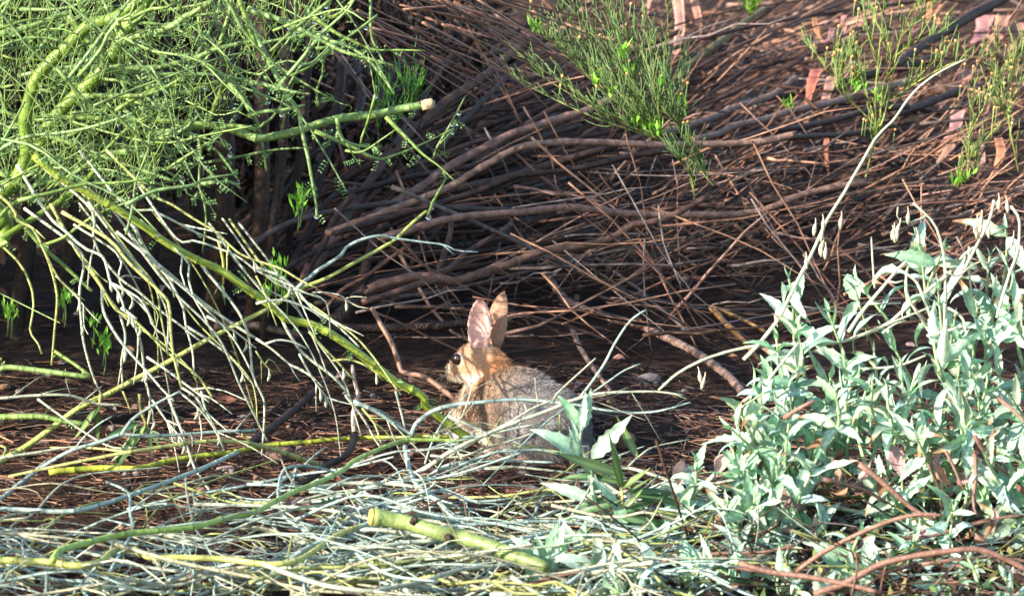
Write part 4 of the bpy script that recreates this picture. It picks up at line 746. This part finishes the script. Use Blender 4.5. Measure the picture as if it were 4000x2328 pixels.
lone('tall silvery sprig standing right in front of the rabbit rump', c2(560, 900), [(c2(480, 260), c2(370, 40), 0), (c2(500, 280), c2(560, 30), 4), (c2(490, 290), c2(520, 60), 2), (c2(490, 470), c2(240, 270), 1), (c2(570, 480), c2(800, 230), 0), (c2(580, 780), c2(260, 660), 4), (c2(470, 470), c2(430, 300), 2), (c2(700, 960), c2(610, 760), 4), (c2(760, 860), c2(630, 650), 0), (c2(770, 800), c2(790, 1080), 2), (c2(560, 560), c2(620, 780), 5), (c2(470, 380), c2(440, 230), 2), (c2(560, 600), c2(480, 420), 2)],
     [[c2(760, 1150), c2(720, 980), c2(590, 780), c2(565, 560), c2(490, 400), c2(500, 250)]], -.66)
lone('small silvery sprig with a broad hanging leaf at the foot of the pile', c2(280, 1467), [(c2(250, 1250), c2(310, 970), 0), (c2(280, 1200), c2(360, 980), 2), (c2(230, 1230), c2(20, 1040), 1), (c2(180, 1390), c2(120, 1120), 4), (c2(290, 1290), c2(310, 1080), 2), (c2(240, 1220), c2(190, 1070), 0), (c2(300, 1230), c2(380, 1060), 0)], [[c2(265, 1480), c2(270, 1370), c2(260, 1200)], [c2(265, 1440), c2(190, 1400)]], -.91)
lone('tiny upright silvery sprig beside the brown lying stem', c2(500, 1230), [(c2(490, 1120), c2(510, 950), 0), (c2(490, 1120), c2(390, 980), 1), (c2(495, 1150), c2(560, 1010), 2), (c2(490, 1140), c2(440, 1010), 2), (c2(510, 1160), c2(650, 1160), 3)], [[c2(505, 1240), c2(495, 1170), c2(490, 1090)]], -.74)
lone('pale sprig with drooping curled leaves in front of the narrow green leaves', c2(1080, 1467), [(c2(920, 1080), c2(1090, 1330), 3), (c2(760, 1080), c2(730, 1330), 0), (c2(1040, 1420), c2(860, 1230), 4), (c2(880, 1440), c2(900, 1230), 4), (c2(1060, 1440), c2(1090, 1280), 1), (c2(1200, 1440), c2(1190, 1330), 2), (c2(700, 1467), c2(680, 1360), 0)], [[c2(1060, 1490), c2(1000, 1250), c2(900, 1090), c2(760, 1070)]], -.92)
# narrow leaved green sprig (oleander like)
def narrow(label, base, leaves, stems, Y, zs=None):
    t = thing('narrow_leaf_sprig', at(*base, Y), label, 'plant'); main = None
    for st in stems:
        P = np.array([at(*q, Y) for q in st]); mb = MB(); mb.twig(P, .0028, .002, np.array([.36, .34, .10]), k=7, step=.02, rng=rng); o = mb.build('stem', M_GREEN, t); main = main or o
    for (o_, e_, wv) in leaves:
        a = at(*o_, Y+rng.uniform(-.01, .01)); b_ = at(*e_, Y+rng.uniform(-.04, .03)); d = b_-a; Lf = np.linalg.norm(d)*1.05
        nrm = np.array([rng.normal(0, .3), -.8, .8]); place('leaf', OL[wv], a, d, nrm, Lf, main)
narrow('rosette of long narrow dark green leaves with pale midribs on the pile', c2(800, 950), [(c2(790, 700), c2(690, 360), 2), (c2(770, 700), c2(1000, 560), 2), (c2(800, 740), c2(980, 640), 2), (c2(820, 720), c2(1140, 700), 0), (c2(830, 740), c2(1330, 780), 1), (c2(810, 830), c2(940, 700), 2), (c2(800, 870), c2(1150, 700), 0), (c2(810, 910), c2(1240, 950), 1), (c2(780, 900), c2(1100, 1010), 0), (c2(780, 940), c2(930, 1080), 1), (c2(760, 790), c2(350, 900), 0), (c2(770, 780), c2(400, 790), 1), (c2(770, 560), c2(700, 340), 0), (c2(800, 600), c2(300, 460), 2), (c2(780, 660), c2(350, 550), 1), (c2(1140, 1180), c2(1320, 880), 0), (c2(1250, 1140), c2(1430, 900), 1), (c2(900, 480), c2(750, 190), 2)],
       [[c2(770, 1150), c2(790, 900), c2(790, 700), c2(780, 620)]], -.66)
c0 = lambda x, y: T('c0', x, y)
narrow('hanging cluster of narrow yellow green leaves above the shaded soil', c0(1030, 300), [(c0(1020, 250), c0(780, 620), 1), (c0(1030, 250), c0(820, 500), 2), (c0(1040, 250), c0(880, 480), 2), (c0(1050, 230), c0(1080, 470), 2), (c0(1060, 260), c0(1150, 420), 1), (c0(1010, 230), c0(730, 330), 0), (c0(700, 120), c0(700, 340), 2), (c0(690, 130), c0(560, 330), 2), (c0(720, 90), c0(650, 220), 1), (c0(980, 240), c0(900, 390), 1), (c0(1000, 280), c0(940, 470), 2), (c0(1080, 280), c0(1210, 350), 1)], [[c0(1000, 20), c0(1000, 130), c0(1040, 210), c0(1040, 290)], [c0(720, 20), c0(710, 130)]], -.18)
c1 = lambda x, y: T('c1', x, y)
narrow('pale narrow leaved shoot behind the sawn log end', c1(600, 900), [(c1(540, 830), c1(440, 750), 2), (c1(550, 830), c1(500, 730), 2), (c1(550, 830), c1(570, 720), 2), (c1(620, 930), c1(470, 860), 2), (c1(630, 920), c1(540, 820), 2), (c1(640, 920), c1(660, 790), 0), (c1(920, 790), c1(960, 700), 0), (c1(600, 960), c1(440, 900), 2)], [[c1(640, 960), c1(590, 890), c1(545, 830)]], -.53)
c2b = lambda x, y: T('b0', x, y)
narrow('drooping narrow leaves under the upper pale twigs', c2b(1600, 660), [(c2b(1590, 660), c2b(1610, 800), 0), (c2b(1580, 640), c2b(1540, 720), 1), (c2b(1700, 560), c2b(1780, 640), 1), (c2b(1650, 560), c2b(1640, 650), 1), (c2b(1740, 520), c2b(1790, 600), 1)], [[c2b(1560, 330), c2b(1600, 500), c2b(1600, 660)]], -.02)

# ------------------------------------------------------------------ litter: straw, dry leaves, stones, strap leaves
rng = np.random.default_rng(51)
mb = MB()
for i in range(9000):
    if rng.random() < .84: X, Yp = rng.uniform(-100, 4100), rng.uniform(1450, 2340)
    else: X, Yp = rng.uniform(-100, 4100), rng.uniform(-20, 1350)
    g = gr(X, Yp); a = rng.uniform(0, 6.28); Lq = rng.uniform(.015, .085); z = gz(g[0], g[1])+rng.uniform(.001, .014); d = np.array([math.cos(a), math.sin(a), rng.normal(0, .12)])
    o = np.array([g[0], g[1], z]); P = np.array([o-d*Lq*.5, o+np.array([rng.normal(0, .08), rng.normal(0, .08), rng.uniform(0, .08)])*Lq, o+d*Lq*.5]); P[:, 2] = np.maximum(P[:, 2], z*.6)
    c = [C_STRAW, C_RED*1.2, C_BROWN*1.3, C_STRAW*.7, C_DARK*2, C_GREY][rng.integers(6)]*rng.uniform(.6, 1.25)*(1 if Yp > 1600 else .5)  # straw farther back coloured darker in place of shade
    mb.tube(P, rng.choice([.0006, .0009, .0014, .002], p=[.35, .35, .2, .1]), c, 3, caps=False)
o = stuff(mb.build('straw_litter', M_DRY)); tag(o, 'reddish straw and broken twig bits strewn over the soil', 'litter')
for i in range(150):
    X, Yp = rng.uniform(0, 4000), rng.uniform(1050, 2320) if rng.random() < .8 else rng.uniform(500, 1100)
    g = gr(X, Yp); o = np.array([g[0], g[1], gz(g[0], g[1])+rng.uniform(.006, .014)]); a = rng.uniform(0, 6.28)
    ki = int(rng.integers(4)); ob = place('dry_leaf', DL[ki], o, np.array([math.cos(a), math.sin(a), rng.normal(0, .25)]), np.array([rng.normal(0, .5), rng.normal(-.2, .5), 1]), rng.uniform(.02, .05))
    kd = ['pinkish brown bent', 'narrow brown curled', 'wide pale pink flat', 'dark reddish upturned'][ki]; tag(ob, kd+' dry leaf lying on the littered soil', 'leaf', kd+' dry leaves on the soil')
def rock(seed):
    r2 = np.random.default_rng(seed); bm = bmesh.new(); bmesh.ops.create_icosphere(bm, subdivisions=3, radius=1)
    pl = [(r2.normal(size=3), r2.uniform(.55, .85)) for _ in range(9)]
    for v in bm.verts:
        c = np.array(v.co)
        for n_, d_ in pl:
            n_ = n_/np.linalg.norm(n_); q = np.dot(c, n_)
            if q > d_: c = c-n_*(q-d_)*.92
        v.co = c*(1+.02*r2.normal())
    me = bpy.data.meshes.new('stone'); bm.to_mesh(me); bm.free(); me.materials.append(M_STONE)
    a = me.color_attributes.new('Col', 'FLOAT_COLOR', 'POINT'); c = np.array([[.36, .23, .18], [.40, .32, .29], [.46, .36, .28], [.38, .33, .33], [.46, .27, .19]][seed % 5])
    a.data.foreach_set('color', np.tile(np.append(c, 1), len(me.vertices)).astype(np.float32))
    for p in me.polygons: p.use_smooth = True
    return me
RK = [rock(s) for s in range(10)]
def stone(X, Yp, w, lab=None, k=None, flat=.6):
    g = gr(X, Yp); R = w/2*mpp(g[1]); ki = int(rng.integers(10)) if k is None else k; ob = bpy.data.objects.new('stone', RK[ki]); kd = ['reddish brown', 'pinkish grey', 'pale tan', 'grey', 'rusty orange'][ki % 5]; COL.objects.link(ob)
    ob.location = (g[0], g[1]+R*.3, gz(g[0], g[1])+R*flat*.45); ob.scale = (R, R*rng.uniform(.7, 1), R*flat); ob.rotation_euler = (rng.normal(0, .15), rng.normal(0, .15), rng.uniform(0, 6))
    tag(ob, lab or 'small %s stone half sunk in the littered soil' % kd, 'stone', None if lab else 'small %s stones on the soil' % kd)
for X, Yp, w, lab, k, fl in [(1095, 1810, 130, 'largest brown stone with a dark side on the lit soil behind the pile', 0, .6), (1170, 1765, 50, 'small grey brown stone beside the largest brown stone', 3, .9), (1440, 1820, 75, 'pale tan stone between the pile twigs and the soil', 2, .7), (490, 1885, 55, 'pale grey stone on the shaded soil under the hanging leaves', 3, .9), (785, 1930, 50, 'orange tan stone on the litter strip', 4, .8),
        (2530, 1500, 110, 'smooth grey stone on the ground behind the rabbit rump', 3, .55), (1160, 2000, 130, 'pinkish stone under the twigs by the cut log', 1, .6), (1390, 2000, 70, 'grey stone just behind the sawn log end', 3, .8), (365, 2170, 70, 'round red brown stone beside the thick front branch', 4, .9), (45, 2140, 60, 'pale stone at the foot of the pile by the thick front branch', 1, .8), (880, 1880, 120, 'flat dark stone in the shade behind the pile', 1, .45), (960, 1650, 70, 'grey pink stone below the drooping twig tips', 1, .6), (1610, 1490, 40, 'small pinkish stone left of the rabbit chest', 1, .8),
        (1660, 1690, 60, 'brown stone under the leaning branch near the rabbit', 0, .7), (1580, 1810, 90, 'wide reddish stone partly under the pale arch twig', 0, .5), (2430, 1790, 110, 'round pink stone behind the silvery sprig', 4, .8), (3920, 1990, 80, 'red stone under the silvery shrub', 4, .8), (690, 2230, 60, 'pale lilac stone under the front twigs', 3, .8), (1800, 1930, 80, 'bright tan stone beneath the pale twigs', 2, .6), (1270, 2090, 90, 'tan stone in the gap left of the cut log', 4, .7)]: stone(X, Yp, w, lab, k, fl)
for i in range(150): stone(rng.uniform(0, 2900), rng.uniform(1500, 2300), rng.uniform(16, 56), None, None, rng.uniform(.5, .9))
# dry strap shaped leaves beneath the twigs, far right
STRAP = [((2640, -60), (2655, 120), (2610, 275), 58, 2.2), ((2700, -40), (2725, 60), (2735, 130), 44, 2.4), ((3180, 70), (3190, 120), (3215, 170), 30, 2.2), ((3250, 110), (3240, 150), (3200, 175), 26, 2.1), ((3300, 60), (3290, 130), (3270, 170), 34, 2.3), ((3640, -30), (3630, 40), (3622, 95), 26, 2.6), ((3850, 60), (3830, 140), (3790, 170), 80, 2.6), ((3920, 60), (3900, 130), (3860, 200), 90, 2.7),
         ((3190, 270), (3170, 330), (3150, 420), 60, 1.7), ((3250, 300), (3230, 370), (3210, 420), 50, 1.8), ((3770, 270), (3760, 310), (3720, 350), 70, 2.1), ((3230, 540), (3225, 600), (3240, 690), 26, 1.3), ((3740, 430), (3730, 500), (3680, 560), 70, 1.7), ((3720, 510), (3710, 570), (3660, 640), 60, 1.6), ((3900, 540), (3910, 600), (3880, 680), 50, 1.6), ((3830, 560), (3840, 630), (3820, 690), 26, 1.6), ((3980, 90), (3960, 180), (3930, 240), 60, 2.7), ((3680, 20), (3660, 70), (3700, 150), 30, 2.6), ((2540, -30), (2535, 20), (2530, 60), 18, 2.2),
         ((3400, 10), (3380, 70), (3350, 110), 40, 2.4), ((3560, 280), (3530, 330), (3480, 380), 30, 2.1), ((3330, 240), (3310, 280), (3270, 330), 34, 2.0)]
for i, (a, m_, b_, w, Y) in enumerate(STRAP):
    P = cat(np.array([at(*a, Y+.32), at(*m_, Y+.23), at(*b_, Y+.20)]), 9); wd = w/2*mpp(Y); tw = rng.uniform(-.4, .4); V, C = [], []
    c = np.array([[.52, .30, .27], [.48, .25, .20], [.50, .22, .13]][i % 3])
    for j in range(9):
        f = j/8; ww = wd*.8*(1-.75*f**2.2)*rng.uniform(.85, 1.15); ang = tw*f+.5*math.sin(3*f+i); s = np.array([math.cos(ang), math.sin(ang)*.8, 0])
        for u in (-1, -.4, .4, 1): V.append(P[j]+s*u*ww+np.array([0, -1, 0])*(1-u*u)*ww*.25); C.append(c*(.92 if abs(u) < .5 else 1.05))
    V = np.array(V); V2 = V+np.array([0, .004, -.001]); F = [(j*4+q, j*4+q+1, j*4+q+5, j*4+q+4) for j in range(8) for q in range(3)]
    F2 = [tuple(x+36 for x in f[::-1]) for f in F]; E = [(j*4+o_, (j+1)*4+o_, (j+1)*4+o_+36, j*4+o_+36) for j in range(8) for o_ in (0, 3)]
    mb = MB(); mb.add(np.vstack([V, V2]), np.array(F+F2+E), np.array(C+C)); ob = mb.build('dry_strap_leaf', M_DEAD)
    kd = ['pale pink', 'dusty rose', 'orange brown'][i % 3]; kw = 'broad' if w > 42 else 'narrow'; tag(ob, '%s %s dry strap shaped leaf showing between the brown twigs' % (kw, kd), 'leaf', '%s %s strap leaves behind the twigs' % (kw, kd))

# ------------------------------------------------------------------ rabbit
rng = np.random.default_rng(71)
def nrmz(v): v = np.array(v, float); return v/np.linalg.norm(v)
UP = np.array([0, 0, 1.0])
BF = nrmz([-.80, .60, 0]); BL = np.cross(UP, BF)          # body forward, body left (towards the camera)
HF = nrmz([-.84, .48, -.20]); HL = nrmz(np.cross(UP, HF)); HU = np.cross(HF, HL)
def ell(bm, c, ax, r, sub=4):
    q = bmesh.ops.create_icosphere(bm, subdivisions=sub, radius=1)['verts']
    A3 = np.array(ax).T
    for v in q:
        p = np.array(v.co)*np.array(r); v.co = Vector(np.array(c)+A3 @ p)
BAX = (BF, BL, UP); HAX = (HF, HL, HU)
def tilt(ax, a):                                          # pitch an axis set about its left axis
    f, l, u = ax; return (f*math.cos(a)+u*math.sin(a), l, u*math.cos(a)-f*math.sin(a))
bm = bmesh.new()
R_RUMP = at(2132, 1672, -.06); R_MID = at(2045, 1592, -.005); R_SH = at(1930, 1575, .07); R_SK = at(1866, 1412, .10)
ell(bm, R_RUMP, tilt(BAX, .25), (.078, .066, .074))
ell(bm, R_MID, tilt(BAX, .15), (.086, .060, .064))
ell(bm, R_MID+UP*-.02+BF*.02, BAX, (.10, .058, .058))
ell(bm, R_SH, tilt(BAX, .45), (.060, .050, .062))
ell(bm, R_SH+BF*.032-UP*.018, tilt(BAX, .8), (.042, .042, .056))
NK = at(1918, 1468, .085)
ell(bm, NK, tilt(BAX, .95), (.056, .037, .042)); ell(bm, NK+BF*.02+UP*.015, tilt(BAX, .9), (.045, .034, .036))
ell(bm, R_SK, HAX, (.041, .0295, .034)); ell(bm, R_SK-HF*.012-HU*.003, HAX, (.034, .030, .033))
ell(bm, R_SK+HF*.030-HU*.010, HAX, (.031, .0195, .0235)); ell(bm, R_SK+HF*.046-HU*.013, HAX, (.016, .014, .0165))
ell(bm, R_SK+HF*.010+HL*.013-HU*.016, HAX, (.027, .016, .019)); ell(bm, R_SK+HF*.010-HL*.013-HU*.016, HAX, (.027, .016, .019))
for sg in (1, -1):
    ell(bm, R_SK+HF*.020+HL*sg*.022+HU*.010, HAX, (.013, .008, .012), 3)                     # brow around the eye
    hc = R_RUMP+BL*sg*.035-UP*.012+BF*.012; ell(bm, hc, tilt(BAX, .6), (.058, .034, .060))     # thigh
    ell(bm, np.array([*(R_RUMP+BL*sg*.048+BF*.045)[:2], .016]), BAX, (.062, .017, .016))        # long hind foot
    fx = R_SH+BF*.034+BL*sg*.022
    for q in np.linspace(0, 1, 7): ell(bm, np.array([*(fx+BF*.014*q)[:2], .016+(fx[2]-.03)*(1-q)]), BAX, (.016-.003*q, .014-.002*q, .022), 3)  # front leg
    ell(bm, np.array([*(fx+BF*.026)[:2], .013]), BAX, (.026, .013, .0125), 3)                    # paw
ell(bm, np.array([*(R_RUMP-BF*.066)[:2], .036]), BAX, (.020, .018, .020), 3)                      # tail
def ear(base, tip, side, width, cup, face, th=.0042):
    """a cupped pinna: spine from base to tip, side = direction across it, face = where the hollow looks"""
    n, k = 22, 13; base, tip = np.array(base), np.array(tip); sp = tip-base; Lq = np.linalg.norm(sp); up_ = sp/Lq
    face = np.array(face)-up_*np.dot(face, up_); face = nrmz(face); side = np.cross(up_, face)
    V = []
    for lay in (0, 1):
        for i in range(n):
            t = i/(n-1); w = width*(.34+.66*math.sin(math.pi*min(1, t*1.02)**.82))*(1 if t < .78 else max(0.03, 1-((t-.78)/.222)**2.6)**.5)
            cu = cup*(1.7-1.15*t)
            for j in range(k):
                u = -1+2*j/(k-1); a = u*cu
                p = base+sp*t-face*(.010*math.sin(math.pi*t))+side*(math.sin(a)/max(cu, .2)*w)+face*((1-math.cos(a))/max(cu, .2)*w)
                nn = side*math.sin(a)*-1+face*math.cos(a); V.append(p-nn*th*lay)
    vs = [bm.verts.new(Vector(p)) for p in V]; o = n*k
    for i in range(n-1):
        for j in range(k-1):
            q = i*k+j; bm.faces.new([vs[q], vs[q+1], vs[q+k+1], vs[q+k]]); bm.faces.new([vs[o+q], vs[o+q+k], vs[o+q+k+1], vs[o+q+1]])
    for i in range(n-1):
        for j in (0, k-1):
            q = i*k+j; f = [vs[q], vs[q+k], vs[o+q+k], vs[o+q]]; bm.faces.new(f if j == 0 else f[::-1])
    for j in range(k-1):
        for i in (0, n-1):
            q = i*k+j; f = [vs[q], vs[o+q], vs[o+q+1], vs[q+1]]; bm.faces.new(f if i == 0 else f[::-1])
    return base, sp, face
EB1 = at(1872, 1376, .095); ET1 = at(1874, 1168, .085); EB2 = at(1925, 1366, .125); ET2 = at(1970, 1142, .15)
E1 = ear(EB1, ET1, None, .0235, 1.0, (-.30, -1, .1)); E2 = ear(EB2, ET2, None, .0215, .85, (.55, .75, -.1))
bmesh.ops.recalc_face_normals(bm, faces=bm.faces)
me = bpy.data.meshes.new('rabbit'); bm.to_mesh(me); bm.free()
tmp = bpy.data.objects.new('tmp', me); COL.objects.link(tmp)
rm = tmp.modifiers.new('r', 'REMESH'); rm.mode = 'VOXEL'; rm.voxel_size = .0019
sm = tmp.modifiers.new('s', 'SMOOTH'); sm.factor = .5; sm.iterations = 5
dg = bpy.context.evaluated_depsgraph_get(); body_me = bpy.data.meshes.new_from_object(tmp.evaluated_get(dg)); bpy.data.objects.remove(tmp)
n = len(body_me.vertices); V = np.empty(n*3); body_me.vertices.foreach_get('co', V); V = V.reshape(-1, 3)
Nn = np.empty(n*3); body_me.vertices.foreach_get('normal', Nn); Nn = Nn.reshape(-1, 3)
def sstep(x, a, b): t = np.clip((x-a)/(b-a), 0, 1); return t*t*(3-2*t)
def mixc(c, col, w): return c*(1-w[:, None])+np.array(col)*w[:, None]
def ear_t(V, E):
    b_, sp, fc = E; t = ((V-b_) @ sp)/np.dot(sp, sp); dist = np.linalg.norm(V-(b_+np.clip(t, 0, 1)[:, None]*sp), axis=1); return t, dist
def coat(V, Nn):
    c = np.tile(np.array([.235, .165, .115]), (len(V), 1))                                   # agouti brown back
    bf = (V-R_MID) @ BF; z = V[:, 2]
    c = mixc(c, (.20, .19, .19), sstep(-bf, -.05, .05))                                     # greyer rump
    dn = np.linalg.norm((V-(NK+UP*.012-BF*.004))*np.array([1, 1, .9]), axis=1); c = mixc(c, (.52, .26, .12), 1-sstep(dn, .03, .066))   # rusty nape
    hf = (V-R_SK) @ HF; hu = (V-R_SK) @ HU; dh = np.linalg.norm(V-(R_SK+HF*.012), axis=1); hd = 1-sstep(dh, .052, .066)
    c = mixc(c, (.36, .235, .155), hd*.85)
    c = mixc(c, (.62, .55, .47), hd*sstep(-hu, .012, .026))                                  # pale chin and cheek
    c = mixc(c, (.66, .55, .44), 1-sstep(np.linalg.norm(V-(R_SK+HF*.054-HU*.010), axis=1), .010, .024))
    ch = sstep(bf, .085, .135)*(1-sstep(z, .11, .16))*(1-hd); c = mixc(c, (.62, .50, .38), ch*.8)      # chest
    c = mixc(c, (.70, .64, .56), (1-sstep(z, .035, .06))*sstep(bf, .0, .04)*.9)              # paws, belly
    eyec = R_SK+HF*.0235+HL*.0285+HU*.011; er = np.linalg.norm(V-eyec, axis=1); c = mixc(c, (.46, .36, .28), 1-sstep(er, .011, .017))
    tl = np.linalg.norm(V-np.array([*(R_RUMP-BF*.085)[:2], .016]), axis=1); c = mixc(c, (.55, .52, .48), 1-sstep(tl, .012, .022))
    for E in (E1, E2):
        t, d = ear_t(V, E); w = ((t > .05) & (t < 1.15) & (d < .034) & (V[:, 2] > R_SK[2]+.028)).astype(float)*sstep(t, .08, .22); inner = sstep(Nn @ E[2], -.1, .4)
        ce = np.tile(np.array([.40, .25, .17]), (len(V), 1)); ce = mixc(ce, (.60, .42, .38), inner); ce = mixc(ce, (.14, .09, .06), sstep(t, .88, 1.0)*.8); c = c*(1-w[:, None])+ce*w[:, None]
    return c
cv = np.clip(coat(V, Nn)*1.35, 0, .82); a = body_me.color_attributes.new('Col', 'FLOAT_COLOR', 'POINT'); a.data.foreach_set('color', np.hstack([cv, np.ones((n, 1))]).ravel().astype(np.float32))
for p in body_me.polygons: p.use_smooth = True
body_me.materials.clear(); body_me.materials.append(M_SKIN); body_me.name = 'rabbit'
rabbit = thing('rabbit', (R_MID[0], R_MID[1], 0), 'brown cottontail rabbit crouching on the ground with both ears raised', 'rabbit')
link('body', body_me, rabbit)
# fur: fine hairs following the body
nf = 46000
tri_me = body_me; tri_me.calc_loop_triangles(); tr = np.empty(len(tri_me.loop_triangles)*3, np.int32); tri_me.loop_triangles.foreach_get('vertices', tr); tr = tr.reshape(-1, 3)
ar = np.linalg.norm(np.cross(V[tr[:, 1]]-V[tr[:, 0]], V[tr[:, 2]]-V[tr[:, 0]]), axis=1); pk = rng.choice(len(tr), nf, p=ar/ar.sum())
bc = rng.dirichlet((1, 1, 1), nf); fp = (V[tr[pk]]*bc[:, :, None]).sum(1); fn = (Nn[tr[pk]]*bc[:, :, None]).sum(1); fn /= np.linalg.norm(fn, axis=1, keepdims=True); fc = (cv[tr[pk]]*bc[:, :, None]).sum(1)
flow = np.tile(-BF*.8-UP*.55, (nf, 1)); dh = np.linalg.norm(fp-R_SK, axis=1); hd = (1-sstep(dh, .05, .07))[:, None]; flow = flow*(1-hd)+(-HF-UP*.2)*hd
ln = .0085*rng.uniform(.6, 1.3, nf)*(1-.45*hd[:, 0])
for E in (E1, E2):
    t, d = ear_t(fp, E); w = (t > .08) & (t < 1.2) & (d < .034) & (fp[:, 2] > R_SK[2]+.028); flow[w] = E[1]/np.linalg.norm(E[1])*1.3; ln[w] *= .42
eyec = R_SK+HF*.0235+HL*.0285+HU*.011; keep = np.linalg.norm(fp-eyec, axis=1) > .0105
fp, fn, fc, flow, ln = fp[keep], fn[keep], fc[keep], flow[keep], ln[keep]; nf = len(fp)
flow -= fn*(flow*fn).sum(1, keepdims=True); d = fn*.55+flow*.85+rng.normal(0, .16, (nf, 3)); d /= np.linalg.norm(d, axis=1, keepdims=True)
d2 = d-fn*.25; d2 /= np.linalg.norm(d2, axis=1, keepdims=True); sd_ = np.cross(d, rng.normal(size=(nf, 3))); sd_ /= np.linalg.norm(sd_, axis=1, keepdims=True); wd = rng.uniform(.00022, .00042, (nf, 1)); ln = ln[:, None]
p0 = fp-fn*.0005; p1 = p0+d*ln*.5; p2 = p1+d2*ln*.5
Q = np.stack([p0-sd_*wd, p0+sd_*wd, p1+sd_*wd*.9, p1-sd_*wd*.9, p2+sd_*wd*.3, p2-sd_*wd*.3], 1).reshape(-1, 3)
i6 = np.arange(nf)[:, None]*6; F = np.concatenate([i6+np.array([[0, 1, 2, 3]]), i6+np.array([[3, 2, 4, 5]])]); ag = rng.choice([.45, .85, 1.15, 1.55], nf, p=[.22, .33, .3, .15])[:, None]
c0_, c1_, c2_ = fc*.75, fc*(.7+.3*ag), fc*ag; C = np.stack([c0_, c0_, c1_, c1_, c2_, c2_], 1).reshape(-1, 3)
mb = MB(); mb.add(Q, F, C); stuff(mb.build('fur', M_FUR, rabbit, False))
def ball(name, c, r, m_, parent, sc_=(1, 1, 1)):
    b_ = bmesh.new(); bmesh.ops.create_icosphere(b_, subdivisions=3, radius=1)
    A3 = np.array(HAX).T
    for v in b_.verts: v.co = Vector(np.array(c)+A3 @ (np.array(v.co)*r*np.array(sc_)))
    me_ = bpy.data.meshes.new(name); b_.to_mesh(me_); b_.free(); me_.materials.append(m_)
    for p in me_.polygons: p.use_smooth = True
    return link(name, me_, parent)
ball('eye', eyec-HL*.0030, .0102, M_EYE, rabbit, (1.05, .7, 1.0)); ball('eye', R_SK+HF*.0235-HL*.025+HU*.011, .0088, M_EYE, rabbit, (1.05, .7, 1.0))
mb = MB(); no = R_SK+HF*.0605-HU*.011; mb.tube(np.array([no-HL*.004, no+HF*.001, no+HL*.004]), [.001, .003, .001], np.array([.20, .11, .09]), 8); mb.build('nose', M_SKIN, rabbit)
for sg in (1, -1):
    for q in range(6):
        o = R_SK+HF*.050+HL*sg*.012-HU*(.012+.0015*q); d = HL*sg*.9+HF*rng.uniform(-.2, .5)+HU*rng.uniform(-.4, .3); mb = MB(); mb.tube(cat([o, o+d*.025, o+d*.05-UP*.006], 5), [.0003, .00025, .0002, .0002, .0001], np.array([.6, .55, .5]), 3); mb.build('whisker', M_FUR, rabbit)
